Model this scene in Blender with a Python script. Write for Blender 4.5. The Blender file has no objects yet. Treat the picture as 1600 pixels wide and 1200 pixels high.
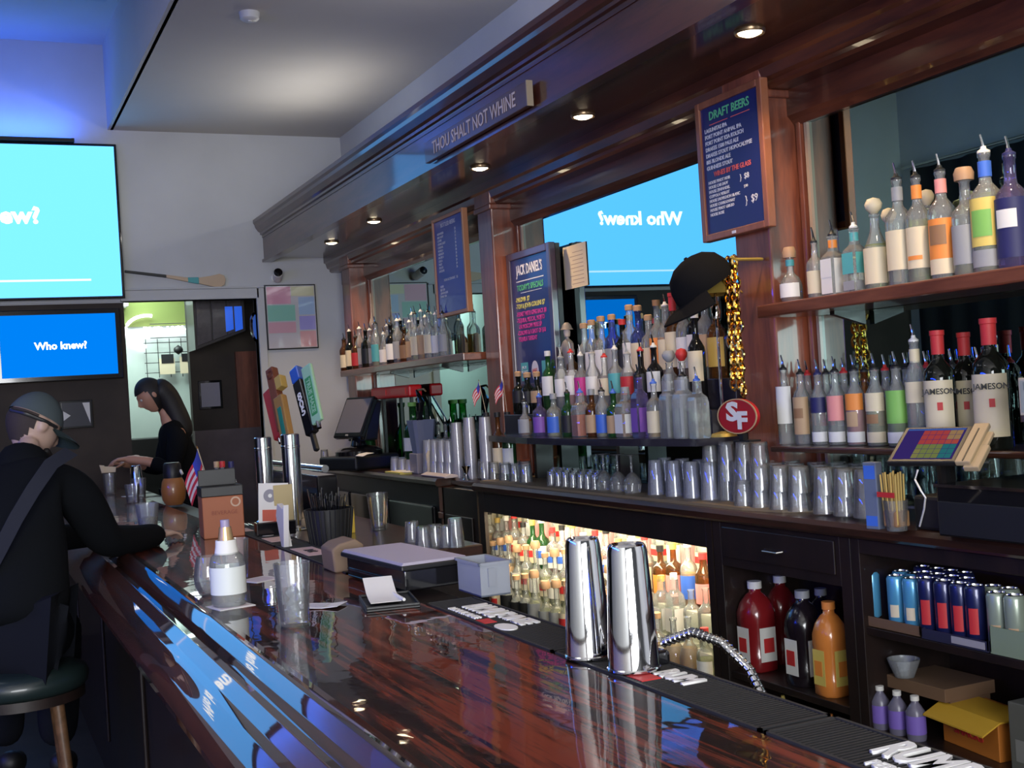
import bpy, math, random
from mathutils import Matrix, Vector
random.seed(7)
R = math.radians
scn = bpy.context.scene
COL = scn.collection
# ------------------------------------------------------------------ camera
CX, CY, FPX = 800.0, 600.0, 1882.07
ROWX = Vector((0.9080, -0.4145, -0.0620))      # image right
ROWY = Vector((-0.0530, 0.0331, -0.9980))      # image down
ROWX.normalize(); ROWY = (ROWY - ROWX * ROWY.dot(ROWX)).normalized()
ROWZ = ROWX.cross(ROWY)
EYE = Vector((0, 0, 1.57))
cd = bpy.data.cameras.new('camera'); cam = bpy.data.objects.new('camera', cd); COL.objects.link(cam)
cd.sensor_width = 36.0; cd.lens = FPX / 1600 * 36.0; cd.clip_start = 0.05
m = Matrix.Identity(4)
for i in range(3):
    m[i][0] = ROWX[i]; m[i][1] = -ROWY[i]; m[i][2] = -ROWZ[i]; m[i][3] = EYE[i]
cam.matrix_world = m
scn.camera = cam
# ------------------------------------------------------------------ world, exposure
w = bpy.data.worlds.new('World'); scn.world = w; w.use_nodes = True
w.node_tree.nodes['Background'].inputs[0].default_value = (0.80, 0.84, 0.92, 1)
w.node_tree.nodes['Background'].inputs[1].default_value = 0.10
vs = scn.view_settings
vs.view_transform = 'Standard'; vs.look = 'None'; vs.gamma = 1; vs.exposure = 0.0
vs.use_curve_mapping = False
scn.cycles.max_bounces = 10; scn.cycles.transparent_max_bounces = 40
scn.cycles.glossy_bounces = 5; scn.cycles.transmission_bounces = 8; scn.cycles.diffuse_bounces = 3
scn.cycles.sample_clamp_indirect = 4.0
scn.cycles.caustics_reflective = False; scn.cycles.caustics_refractive = False
SPOT_W, ROOM_W, BLUE_W, FRIDGE_W = 38.0, 350.0, 9.0, 2.4

def lamp(name, kind, loc, energy, color, rot=(0, 0, 0), parent=None, **kw):
    d = bpy.data.lights.new(name, kind); d.energy = energy; d.color = color
    for k, v in kw.items(): setattr(d, k, v)
    o = bpy.data.objects.new(name, d); COL.objects.link(o); o.location = loc; o.rotation_euler = rot
    if parent: o.parent = parent
    return o
# daylight / room light coming from the front room behind the camera and from the ceiling fittings
lamp('front_window_light', 'AREA', (-0.8, -2.8, 1.9), ROOM_W, (0.95, 0.97, 1.0), (R(106), 0, 0), size=3.2, size_y=1.8, shape='RECTANGLE')

lamp('bay_ceiling_light', 'AREA', (-0.6, 6.3, 4.22), 8.0, (0.95, 0.95, 1.0), (0, 0, 0), size=1.2, size_y=1.2, shape='RECTANGLE')
lamp('front_ceiling_light', 'AREA', (-1.2, 2.6, 4.28), 5.0, (0.95, 0.95, 1.0), (0, 0, 0), size=0.6, size_y=1.2, shape='RECTANGLE')

# ------------------------------------------------------------------ helpers
def hit(px, py, ax, val):
    d = ROWX * ((px - CX) / FPX) + ROWY * ((py - CY) / FPX) + ROWZ
    t = (val - EYE[ax]) / d[ax]
    return EYE + d * t
def ypx(px, X, z):
    """world Y at which a point with given X and z is seen in column px"""
    k = (px - CX) / FPX; dz = z - 1.57
    a = ROWX - ROWZ * k
    return -(a[0] * X + a[2] * dz) / a[1]

class MB:
    def __init__(s, T=None): s.v = []; s.f = []; s.T = T or Matrix.Identity(4); s.mi = []; s.cur = 0; s.segs = []
    def add(s, vs_, fs):
        n = len(s.v); s.segs.append((n, n + len(vs_), fs)); s.v += [tuple(s.T @ Vector(p)) for p in vs_]
        for f in fs: s.f.append(tuple(n + i for i in f)); s.mi.append(s.cur)
        return s
    def box(s, x0, x1, y0, y1, z0, z1):
        v = [(x, y, z) for z in (z0, z1) for y in (y0, y1) for x in (x0, x1)]
        return s.add(v, [(0, 2, 3, 1), (4, 5, 7, 6), (0, 1, 5, 4), (2, 6, 7, 3), (0, 4, 6, 2), (1, 3, 7, 5)])
    def lathe(s, prof, c=(0, 0, 0), n=20, sx=1, sy=1, a0=0, a1=2 * math.pi):
        full = abs(a1 - a0 - 2 * math.pi) < 1e-6
        cols = n if full else n + 1
        v = []; idx = []
        for r, z in prof:
            if r < 1e-6: idx.append([len(v)] * cols); v.append((c[0], c[1], c[2] + z))
            else:
                idx.append(list(range(len(v), len(v) + cols)))
                for i in range(cols):
                    a = a0 + (a1 - a0) * i / n
                    v.append((c[0] + r * sx * math.cos(a), c[1] + r * sy * math.sin(a), c[2] + z))
        f = []
        for k in range(len(prof) - 1):
            A, B = idx[k], idx[k + 1]
            for i in range(n):
                j = (i + 1) % cols if full else i + 1
                q = [A[i], A[j], B[j], B[i]]
                u = []
                for t in q:
                    if t not in u: u.append(t)
                if len(u) >= 3: f.append(tuple(u))
        return s.add(v, f)
    def sqlathe(s, prof, c=(0, 0, 0), bev=0.25, sx=1, sy=1):
        """square plan with chamfered corners; r = half width"""
        v = []; idx = []
        for r, z in prof:
            if r < 1e-6: idx.append([len(v)] * 8); v.append((c[0], c[1], c[2] + z)); continue
            b = r * (1 - bev); idx.append(list(range(len(v), len(v) + 8)))
            for x, y in ((r, -b), (r, b), (b, r), (-b, r), (-r, b), (-r, -b), (-b, -r), (b, -r)):
                v.append((c[0] + x * sx, c[1] + y * sy, c[2] + z))
        f = []
        for k in range(len(prof) - 1):
            for i in range(8):
                j = (i + 1) % 8; q = [idx[k][i], idx[k][j], idx[k + 1][j], idx[k + 1][i]]; u = []
                for t in q:
                    if t not in u: u.append(t)
                if len(u) >= 3: f.append(tuple(u))
        return s.add(v, f)
    def tube(s, pts, r, n=8):
        pts = [Vector(p) for p in pts]; v = []; f = []
        for i, p in enumerate(pts):
            d = (pts[min(i + 1, len(pts) - 1)] - pts[max(i - 1, 0)]).normalized()
            a = Vector((0, 0, 1)) if abs(d.z) < 0.9 else Vector((1, 0, 0))
            u = d.cross(a).normalized(); w_ = d.cross(u); rr = r[i] if isinstance(r, (list, tuple)) else r
            for k in range(n):
                t = 2 * math.pi * k / n; v.append(p + u * (rr * math.cos(t)) + w_ * (rr * math.sin(t)))
        for i in range(len(pts) - 1):
            for k in range(n):
                f.append((i * n + k, i * n + (k + 1) % n, (i + 1) * n + (k + 1) % n, (i + 1) * n + k))
        f.append(tuple(range(n))[::-1]); f.append(tuple(range((len(pts) - 1) * n, len(pts) * n)))
        return s.add(v, f)
    def prism(s, poly, ax, a, b):
        """poly in the two other axes (cyclic order), extruded along ax from a to b"""
        def P(u, w_, t): return {0: (t, u, w_), 1: (u, t, w_), 2: (u, w_, t)}[ax]
        n = len(poly)
        return s.add([P(u, w_, a) for u, w_ in poly] + [P(u, w_, b) for u, w_ in poly],
                     [tuple(range(n))[::-1], tuple(range(n, 2 * n))] + [(i, (i + 1) % n, n + (i + 1) % n, n + i) for i in range(n)])
    def torus(s, R_, r, T, n=12, k=6):
        v = []; f = []
        for i in range(n):
            a = 2 * math.pi * i / n
            for j in range(k):
                b = 2 * math.pi * j / k
                v.append(T @ Vector(((R_ + r * math.cos(b)) * math.cos(a), (R_ + r * math.cos(b)) * math.sin(a), r * math.sin(b))))
        for i in range(n):
            for j in range(k):
                f.append((i * k + j, ((i + 1) % n) * k + j, ((i + 1) % n) * k + (j + 1) % k, i * k + (j + 1) % k))
        return s.add(v, f)
    def mesh(s, name, mats, smooth):
        me = bpy.data.meshes.new(name); me.from_pydata(s.v, [], s.f)
        for mm in (mats if isinstance(mats, (list, tuple)) else [mats]): me.materials.append(mm)
        if any(s.mi): me.polygons.foreach_set('material_index', s.mi)
        import bmesh
        bm = bmesh.new(); bm.from_mesh(me); bmesh.ops.recalc_face_normals(bm, faces=bm.faces); bm.to_mesh(me); bm.free()
        if smooth:
            me.shade_smooth(); me.set_sharp_from_angle(angle=R(smooth if smooth is not True else 42))
        return me
    def buildsep(s, name, mats, parent=None, **kw):
        for a, b, fs in s.segs: o = MB().add(s.v[a:b], fs).build(name, mats, parent, **kw)
        return o
    def build(s, name, mats, parent=None, smooth=False, bevel=0, seg=2):
        o = bpy.data.objects.new(name, s.mesh(name, mats, smooth)); COL.objects.link(o)
        if parent: o.parent = parent
        if bevel:
            b = o.modifiers.new('bevel', 'BEVEL'); b.width = bevel; b.segments = seg; b.limit_method = 'ANGLE'
        return o

LABELS = {}
def tag(o, label=None, cat=None, group=None, kind=None):
    if label: o['label'] = label
    if cat: o['category'] = cat
    if group: o['group'] = group
    if kind: o['kind'] = kind
    return o
def thing(name, label, cat, loc=(0, 0, 0), rz=0, group=None, rot=None):
    o = bpy.data.objects.new(name, None); COL.objects.link(o); o.empty_display_size = 0.05
    o.location = loc; o.rotation_euler = rot or (0, 0, rz)
    return tag(o, label, cat, group)
def struct(o): o['kind'] = 'structure'; return o
def copy_tree(o, parent=None):
    c = o.copy(); COL.objects.link(c)
    if parent: c.parent = parent
    for ch in list(o.children): copy_tree(ch, c)
    return c
ORD = ['leftmost', 'second from left', 'third from left', 'fourth from left', 'fifth from left', 'sixth from left', 'seventh from left', 'eighth from left',
       'ninth from left', 'tenth from left', 'eleventh from left', 'twelfth from left', 'thirteenth from left', 'fourteenth from left', 'fifteenth from left',
       'sixteenth from left', 'seventeenth from left', 'eighteenth from left', 'nineteenth from left', 'twentieth from left', 'twenty-first from left', 'twenty-second from left', 'twenty-third from left', 'twenty-fourth from left']
def ordw(i, n):
    if i < (n + 1) // 2: return ORD[i]
    j = n - 1 - i
    return 'rightmost' if j == 0 else ORD[j].replace('left', 'right')

# ------------------------------------------------------------------ materials
MC = {}
def P(name, col, rough=0.5, metal=0.0, coat=0.0, spec=0.5, emit=None, es=0.0, bump=0.0, bscale=40, croug=0.05):
    if name in MC: return MC[name]
    mt = bpy.data.materials.new(name); mt.use_nodes = True; nt = mt.node_tree; b = nt.nodes['Principled BSDF']
    b.inputs['Base Color'].default_value = (*col, 1); b.inputs['Roughness'].default_value = rough
    b.inputs['Metallic'].default_value = metal; b.inputs['Coat Weight'].default_value = coat
    b.inputs['Coat Roughness'].default_value = croug; b.inputs['Specular IOR Level'].default_value = spec
    if emit: b.inputs['Emission Color'].default_value = (*emit, 1); b.inputs['Emission Strength'].default_value = es
    if bump:
        n = nt.nodes.new('ShaderNodeTexNoise'); n.inputs['Scale'].default_value = bscale
        tc = nt.nodes.new('ShaderNodeTexCoord'); nt.links.new(tc.outputs['Object'], n.inputs['Vector'])
        bp = nt.nodes.new('ShaderNodeBump'); bp.inputs['Strength'].default_value = bump
        nt.links.new(n.outputs['Fac'], bp.inputs['Height']); nt.links.new(bp.outputs['Normal'], b.inputs['Normal'])
    MC[name] = mt; return mt
def wood(name, c1, c2, rough=0.3, coat=0.6, scale=(8, 0.6, 8), wavy=0.0, contrast=(0.35, 0.65), croug=0.06):
    if name in MC: return MC[name]
    mt = P(name, c1, rough, coat=coat, croug=croug); nt = mt.node_tree; b = nt.nodes['Principled BSDF']; L = nt.links.new
    tc = nt.nodes.new('ShaderNodeTexCoord'); mp = nt.nodes.new('ShaderNodeMapping'); mp.inputs['Scale'].default_value = scale
    L(tc.outputs['Object'], mp.inputs['Vector'])
    n1 = nt.nodes.new('ShaderNodeTexNoise'); n1.inputs['Scale'].default_value = 2.2; n1.inputs['Detail'].default_value = 6; n1.inputs['Distortion'].default_value = 0.8
    n2 = nt.nodes.new('ShaderNodeTexNoise'); n2.inputs['Scale'].default_value = 14; n2.inputs['Detail'].default_value = 3
    L(mp.outputs[0], n1.inputs['Vector']); L(mp.outputs[0], n2.inputs['Vector'])
    ad = nt.nodes.new('ShaderNodeMath'); ad.operation = 'MULTIPLY_ADD'; ad.inputs[1].default_value = 0.35
    sb = nt.nodes.new('ShaderNodeMath'); sb.operation = 'SUBTRACT'; sb.inputs[1].default_value = 0.5
    L(n2.outputs['Fac'], sb.inputs[0]); L(sb.outputs[0], ad.inputs[0]); L(n1.outputs['Fac'], ad.inputs[2])
    cr = nt.nodes.new('ShaderNodeValToRGB'); cr.color_ramp.elements[0].position = contrast[0]; cr.color_ramp.elements[1].position = contrast[1]
    cr.color_ramp.elements[0].color = (*c2, 1); cr.color_ramp.elements[1].color = (*c1, 1)
    L(ad.outputs[0], cr.inputs['Fac']); L(cr.outputs['Color'], b.inputs['Base Color'])
    if wavy:
        n3 = nt.nodes.new('ShaderNodeTexNoise'); n3.inputs['Scale'].default_value = 9; n3.inputs['Detail'].default_value = 2
        m3 = nt.nodes.new('ShaderNodeMapping'); m3.inputs['Scale'].default_value = (1.6, 1.0, 1); L(tc.outputs['Object'], m3.inputs['Vector'])
        L(m3.outputs[0], n3.inputs['Vector']); bp = nt.nodes.new('ShaderNodeBump'); bp.inputs['Strength'].default_value = wavy
        bp.inputs['Distance'].default_value = 0.02
        L(n3.outputs['Fac'], bp.inputs['Height']); L(bp.outputs['Normal'], b.inputs['Coat Normal']); L(bp.outputs['Normal'], b.inputs['Normal'])
    return mt
def mottled(name, c1, c2, scale=3, rough=0.8, spec=0.3):
    if name in MC: return MC[name]
    mt = P(name, c1, rough, spec=spec); nt = mt.node_tree; b = nt.nodes['Principled BSDF']
    tc = nt.nodes.new('ShaderNodeTexCoord'); n = nt.nodes.new('ShaderNodeTexNoise'); n.inputs['Scale'].default_value = scale; n.inputs['Detail'].default_value = 5
    nt.links.new(tc.outputs['Object'], n.inputs['Vector'])
    cr = nt.nodes.new('ShaderNodeValToRGB'); cr.color_ramp.elements[0].position = 0.35; cr.color_ramp.elements[1].position = 0.7
    cr.color_ramp.elements[0].color = (*c1, 1); cr.color_ramp.elements[1].color = (*c2, 1)
    nt.links.new(n.outputs['Fac'], cr.inputs[0]); nt.links.new(cr.outputs[0], b.inputs['Base Color'])
    return mt
def E(name, col, s):
    if name in MC: return MC[name]
    mt = bpy.data.materials.new(name); mt.use_nodes = True; nt = mt.node_tree; nt.nodes.clear()
    e = nt.nodes.new('ShaderNodeEmission'); e.inputs[0].default_value = (*col, 1); e.inputs[1].default_value = s
    o = nt.nodes.new('ShaderNodeOutputMaterial'); nt.links.new(e.outputs[0], o.inputs[0]); MC[name] = mt; return mt
def GL(name, tint, haze=0.06, rough=0.02, edge=0.78, ior=1.45):
    """thin glass: tinted transmission, Fresnel reflection, slight haze, darker towards the rim"""
    if name in MC: return MC[name]
    mt = bpy.data.materials.new(name); mt.use_nodes = True; nt = mt.node_tree; nt.nodes.clear(); L = nt.links.new; N = nt.nodes.new
    tr = N('ShaderNodeBsdfTransparent'); gl = N('ShaderNodeBsdfGlossy'); gl.inputs['Roughness'].default_value = rough
    df = N('ShaderNodeBsdfDiffuse'); df.inputs['Color'].default_value = (*[min(1, c * 0.9 + 0.05) for c in tint], 1)
    lw = N('ShaderNodeLayerWeight'); lw.inputs['Blend'].default_value = 0.35
    cr = N('ShaderNodeValToRGB'); cr.color_ramp.elements[0].position = 0.25; cr.color_ramp.elements[1].position = 0.95
    cr.color_ramp.elements[0].color = (*tint, 1); cr.color_ramp.elements[1].color = (*[c * edge for c in tint], 1)
    L(lw.outputs['Facing'], cr.inputs[0]); L(cr.outputs[0], tr.inputs[0])
    m1 = N('ShaderNodeMixShader'); m1.inputs[0].default_value = haze; L(tr.outputs[0], m1.inputs[1]); L(df.outputs[0], m1.inputs[2])  # diffuse share added for the bright haze of light refracted in glass
    fr = N('ShaderNodeFresnel'); fr.inputs[0].default_value = ior
    ml = N('ShaderNodeMath'); ml.operation = 'MULTIPLY_ADD'; ml.inputs[1].default_value = 0.85; ml.inputs[2].default_value = 0.015; ml.use_clamp = True
    L(fr.outputs[0], ml.inputs[0])
    m2 = N('ShaderNodeMixShader'); L(ml.outputs[0], m2.inputs[0]); L(m1.outputs[0], m2.inputs[1]); L(gl.outputs[0], m2.inputs[2])
    o = N('ShaderNodeOutputMaterial'); L(m2.outputs[0], o.inputs[0]); MC[name] = mt; return mt
def LQ(name, col, dif=0.35):
    if name in MC: return MC[name]
    mt = bpy.data.materials.new(name); mt.use_nodes = True; nt = mt.node_tree; nt.nodes.clear(); L = nt.links.new; N = nt.nodes.new
    tr = N('ShaderNodeBsdfTransparent'); tr.inputs[0].default_value = (*col, 1)
    df = N('ShaderNodeBsdfDiffuse'); df.inputs[0].default_value = (*col, 1)
    m1 = N('ShaderNodeMixShader'); m1.inputs[0].default_value = dif; L(tr.outputs[0], m1.inputs[1]); L(df.outputs[0], m1.inputs[2])
    o = N('ShaderNodeOutputMaterial'); L(m1.outputs[0], o.inputs[0]); MC[name] = mt; return mt
def mirror_mat():
    mt = P('mirror_glass', (0.42, 0.62, 0.60), 0.01, metal=1.0); return mt

M_wall = mottled('grey_wall_paint', (0.60, 0.61, 0.60), (0.66, 0.67, 0.66), 2, 0.8)
M_ceil = mottled('grey_ceiling_paint', (0.60, 0.57, 0.53), (0.64, 0.61, 0.57), 1.5, 0.9)
M_ceil2 = mottled('pale_ceiling_paint', (0.50, 0.50, 0.52), (0.55, 0.55, 0.57), 1.5, 0.9)
M_darkwall = mottled('dark_brown_wall_paint', (0.045, 0.036, 0.030), (0.065, 0.05, 0.04), 4, 0.7)
M_floor = mottled('dark_floor_tile', (0.02, 0.018, 0.017), (0.035, 0.03, 0.028), 5, 0.5)
M_wood = wood('mahogany', (0.25, 0.075, 0.040), (0.12, 0.034, 0.022), 0.35, 0.5, (6, 6, 0.8))
M_woodY = wood('mahogany_long', (0.10, 0.028, 0.014), (0.045, 0.013, 0.009), 0.3, 0.6, (6, 0.7, 6))
M_shelf = wood('shelf_mahogany', (0.20, 0.065, 0.032), (0.11, 0.032, 0.016), 0.35, 0.5, (6, 0.7, 6))
M_dark = wood('dark_stained_wood', (0.018, 0.009, 0.007), (0.009, 0.005, 0.004), 0.45, 0.25, (4, 4, 0.8))
M_darkY = wood('dark_counter_wood', (0.05, 0.018, 0.010), (0.02, 0.009, 0.006), 0.3, 0.5, (8, 0.7, 8))
M_bar = wood('polished_bar_wood', (0.21, 0.036, 0.014), (0.012, 0.004, 0.003), 0.5, 1.0, (13, 0.7, 13), wavy=0.03, contrast=(0.43, 0.60), croug=0.02)
M_rail = wood('polished_rail_wood', (0.07, 0.016, 0.008), (0.02, 0.006, 0.004), 0.6, 1.0, (10, 0.6, 10), croug=0.02)
M_black = P('black_plastic', (0.012, 0.012, 0.013), 0.45)
M_blackg = P('black_gloss', (0.008, 0.008, 0.010), 0.12, coat=0.5)
M_rubber = P('black_rubber', (0.016, 0.016, 0.018), 0.65, bump=0.3, bscale=300)
M_steel = P('brushed_steel', (0.62, 0.62, 0.62), 0.16, metal=1.0)
M_chrome = P('polished_steel', (0.72, 0.72, 0.73), 0.06, metal=1.0)
M_gold = P('gold_metal', (0.95, 0.62, 0.18), 0.15, metal=1.0)
M_brass = P('brass_shade', (0.60, 0.42, 0.10), 0.4, metal=0.6)
M_white = P('white_print', (0.80, 0.79, 0.76), 0.6)
M_paper = P('white_paper', (0.78, 0.76, 0.74), 0.7)
M_cream = P('cream_paper', (0.72, 0.60, 0.42), 0.7)
M_cork = P('cork', (0.50, 0.30, 0.16), 0.7)
M_red = P('red_plastic', (0.55, 0.02, 0.02), 0.35)
M_yellow = P('yellow_plastic', (0.80, 0.58, 0.06), 0.5)
G_clear = GL('clear_glass', (0.96, 0.98, 0.97), 0.15)
G_haze = GL('frosted_glass', (0.90, 0.93, 0.95), 0.22, 0.15)
G_green = GL('green_glass', (0.10, 0.42, 0.12), 0.10)
G_amber = GL('amber_glass', (0.50, 0.22, 0.05), 0.10)
G_darkg = GL('dark_bottle_glass', (0.035, 0.05, 0.025), 0.10)
G_black = GL('black_bottle_glass', (0.012, 0.010, 0.012), 0.15)
G_blue = GL('blue_glass', (0.25, 0.35, 0.85), 0.10)
G_purple = GL('violet_glass', (0.45, 0.38, 0.75), 0.12)
G_cup = GL('thin_clear_plastic', (0.90, 0.90, 0.95), 0.30, 0.12)
G_tumbler = GL('tumbler_glass', (0.96, 0.97, 0.98), 0.09, 0.02, 0.85)
GLASSN = {'clear': G_clear, 'frosted': G_haze, 'green': G_green, 'amber': G_amber, 'dark green': G_darkg, 'black': G_black, 'blue': G_blue, 'violet': G_purple}

def col(name, c): return P('paint_' + name, c, 0.55)
INK = {'white': (0.78, 0.77, 0.73), 'cream': (0.72, 0.62, 0.42), 'orange': (0.85, 0.28, 0.05), 'red': (0.55, 0.03, 0.03), 'green': (0.22, 0.50, 0.10),
       'teal': (0.10, 0.42, 0.42), 'navy': (0.02, 0.02, 0.10), 'blue': (0.05, 0.15, 0.62), 'pink': (0.80, 0.30, 0.28), 'black': (0.012, 0.012, 0.012), 'yellow': (0.75, 0.58, 0.14),
       'brown': (0.30, 0.16, 0.07), 'gold': (0.55, 0.38, 0.10), 'violet': (0.20, 0.08, 0.40), 'grey': (0.32, 0.33, 0.34), 'tan': (0.50, 0.33, 0.18), 'magenta': (0.55, 0.03, 0.25)}
def ink(n): return col(n, INK[n])
LIQ = {'water': LQ('clear_spirit', (0.93, 0.95, 0.93), 0.05), 'pale': LQ('pale_spirit', (0.80, 0.82, 0.50), 0.15), 'gold': LQ('gold_spirit', (0.75, 0.48, 0.10), 0.3), 'amber': LQ('amber_spirit', (0.50, 0.20, 0.03), 0.3),
       'orange': LQ('orange_liqueur', (0.85, 0.16, 0.03), 0.5), 'red': LQ('red_liqueur', (0.35, 0.02, 0.03), 0.4), 'green': LQ('green_liqueur', (0.25, 0.42, 0.08), 0.4), 'pink': LQ('pink_spirit', (0.8, 0.35, 0.35), 0.4)}

# text -----------------------------------------------------------------
FACE = {'-x': Matrix(((0, 0, -1), (-1, 0, 0), (0, 1, 0))), '-y': Matrix(((1, 0, 0), (0, 0, -1), (0, 1, 0))), 'z': Matrix(((0, 1, 0), (-1, 0, 0), (0, 0, 1)))}
def text(body, size, mat, loc, face='-x', parent=None, name='lettering', align='CENTER', ext=0.0006, sx=1.0, bold=0.0, rotz=0, shear=0, line=1.0):
    c = bpy.data.curves.new(name, 'FONT'); c.body = body; c.size = size; c.align_x = align; c.align_y = 'CENTER' if align == 'CENTER' else 'TOP'
    c.extrude = ext; c.offset = bold; c.shear = shear; c.space_line = line; c.resolution_u = 2
    c.materials.append(mat)
    o = bpy.data.objects.new(name, c); COL.objects.link(o)
    me = bpy.data.meshes.new_from_object(o); me.name = name; bpy.data.objects.remove(o); bpy.data.curves.remove(c)
    o = bpy.data.objects.new(name, me); COL.objects.link(o)
    if not me.materials: me.materials.append(mat)
    o.matrix_basis = Matrix.Translation(loc) @ FACE[face].to_4x4() @ Matrix.Rotation(rotz, 4, 'Z') @ Matrix.Diagonal((sx, 1, 1, 1))
    if parent: o.parent = parent
    return o

# ================================================================== SETTING
YW = 9.4; XM = 2.9; ZC = 3.73
def S(name, mb, mat, **kw): return struct(mb.build(name, mat, **kw))
S('floor', MB().box(-3.2, 4.2, -3, 13, -0.05, 0), M_floor)
S('ceiling', MB().box(1.12, 3.1, -3, YW + 0.1, ZC, ZC + 0.1).box(-3.1, 1.12, -3, YW + 0.1, 4.37, 4.47).box(1.10, 1.14, -3, YW, ZC, 4.4), M_ceil)
S('light_blocking_beam', MB().box(-3.0, 1.10, 2.9, 3.2, 2.98, 4.37), M_ceil)  # unseen beam, added to keep the front light off the bay wall
S('wall_right', MB().box(XM, XM + 0.1, -3, YW + 0.1, 0, ZC), M_wall)
S('wall_left', MB().box(-3.1, -3.0, -3, YW + 0.1, 0, 4.4), M_wall)
S('wall_far', MB().box(-3.0, 1.14, YW, YW + 0.1, 2.44, 4.4).box(1.14, 2.14, YW, YW + 0.1, 2.44, 3.75).box(2.14, XM, YW, YW + 0.1, 0, ZC).box(-3.0, 1.14, YW + 0.02, YW + 0.1, 0, 2.44), M_wall)
S('wall_far_dado', MB().box(-3.0, 1.14, YW - 0.012, YW + 0.02, 0, 2.43), M_darkwall)
S('trim_1', MB().box(1.12, 2.16, YW - 0.03, YW + 0.1, 2.44, 2.52).box(2.14, 2.20, YW - 0.03, YW + 0.1, 0, 2.52).box(1.12, 2.20, YW - 0.045, YW, 2.52, 2.535), M_wall, bevel=0.004)
# the back room seen through the opening
M_mint = mottled('mint_wall_paint', (0.52, 0.60, 0.56), (0.60, 0.66, 0.62), 2, 0.8)
M_olive = P('olive_wall_paint', (0.16, 0.20, 0.05), 0.8)
M_greyp = mottled('taupe_panel_paint', (0.13, 0.10, 0.10), (0.17, 0.13, 0.13), 6, 0.7)
S('wall_backroom_far', MB().box(1.0, 4.1, 12.5, 12.6, 0, 2.47), M_mint)
S('wall_backroom_band', MB().box(1.0, 4.1, 12.48, 12.6, 2.47, 2.72), M_olive)
S('wall_backroom_top', MB().box(1.0, 4.1, 12.5, 12.6, 2.72, 3.1), M_mint)
S('ceiling_backroom', MB().box(0.9, 4.1, YW + 0.1, 12.6, 3.1, 3.2), M_ceil2)
S('wall_backroom_left', MB().box(0.9, 1.0, YW + 0.1, 12.6, 0, 3.1), M_wall)
S('wall_backroom_dark', MB().box(1.79, 4.1, 10.5, 10.6, 0, 3.1), M_darkwall)
S('wall_backroom_right', MB().box(2.6, 2.7, YW + 0.1, 10.5, 0, 3.1), M_darkwall)
S('trim_2', MB().box(1.78, 2.5, 10.40, 10.5, 0, 1.42), M_greyp)
lamp('backroom_light', 'AREA', (1.5, 11.9, 3.0), 42.0, (0.80, 1.0, 0.94), (0, 0, 0), size=0.8)

# ================================================================== BACK BAR WOODWORK
def extr(pts, y0, y1, name, mat, parent, **kw): return MB().prism(pts, 1, y0, y1).build(name, mat, parent, **kw)
can = thing('back_bar_canopy', 'long dark mahogany canopy with crown moulding above the back bar', 'canopy')
Y0 = 0.2
crown = [(2.15, 3.055), (2.15, 3.03), (2.16, 3.015), (2.165, 2.995), (2.185, 2.965), (2.20, 2.955), (2.20, 2.94), (2.215, 2.935), (2.215, 2.915), (2.26, 2.915), (2.26, 3.055)]
extr(crown, Y0, YW - 0.005, 'crown_moulding', M_woodY, can)
extr([(2.22, 2.73), (2.22, 2.915), (2.26, 2.915), (2.26, 2.73)], Y0, YW - 0.005, 'fascia', M_woodY, can)
extr([(2.205, 2.722), (2.205, 2.745), (2.22, 2.75), (2.275, 2.75), (2.275, 2.722)], Y0, YW - 0.005, 'lower_moulding', M_woodY, can)
MB().box(2.26, 2.895, Y0, YW - 0.005, 2.752, 2.80).build('soffit', wood('soffit_wood', (0.10, 0.035, 0.016), (0.05, 0.017, 0.010), 0.25, 0.8, (6, 0.7, 6), croug=0.1), can)
MB().box(2.26, 2.895, Y0, YW - 0.005, 3.02, 3.05).build('top_board', M_woodY, can)
extr([(2.70, 2.752), (2.70, 2.71), (2.715, 2.70), (2.725, 2.665), (2.745, 2.655), (2.745, 2.64), (2.76, 2.63), (2.895, 2.63), (2.895, 2.752)], Y0, YW - 0.005, 'inner_cornice', M_woodY, can)
extr([(2.84, 2.63), (2.84, 2.535), (2.855, 2.52), (2.87, 2.50), (2.895, 2.50), (2.895, 2.63)], Y0, YW - 0.005, 'mirror_header', M_woodY, can)

cols = [(8.80, 9.02, 'mahogany column at the far end of the back bar'), (6.09, 6.31, 'mahogany column between left and middle mirrors behind the blue menu board'),
        (3.60, 3.84, 'mahogany column between middle and right mirrors behind the draft board'), (1.05, 1.27, 'mahogany column at the near end of the back bar')]
for ya, yb, lb in cols:
    t = thing('mahogany_column', lb, 'column', (2.80, (ya + yb) / 2, 1.1)); h = (yb - ya) / 2
    MB().box(-0.075, 0.09, -h + 0.012, h - 0.012, 0, 1.64).build('shaft', M_wood, t, bevel=0.008)
    MB().box(-0.085, 0.09, -h, h, 0, 0.10).build('plinth', M_wood, t, bevel=0.01)
    MB().box(-0.09, 0.09, -h - 0.005, h + 0.005, 1.50, 1.53).box(-0.085, 0.09, -h, h, 1.53, 1.64).build('capital', M_wood, t, bevel=0.006)
    for s in (-1, 1):
        MB().box(0.062, 0.092, s * (h + 0.012) - 0.012, s * (h + 0.012) + 0.012, 0.02, 1.41).build('edge_moulding', M_wood, t, bevel=0.006)
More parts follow.
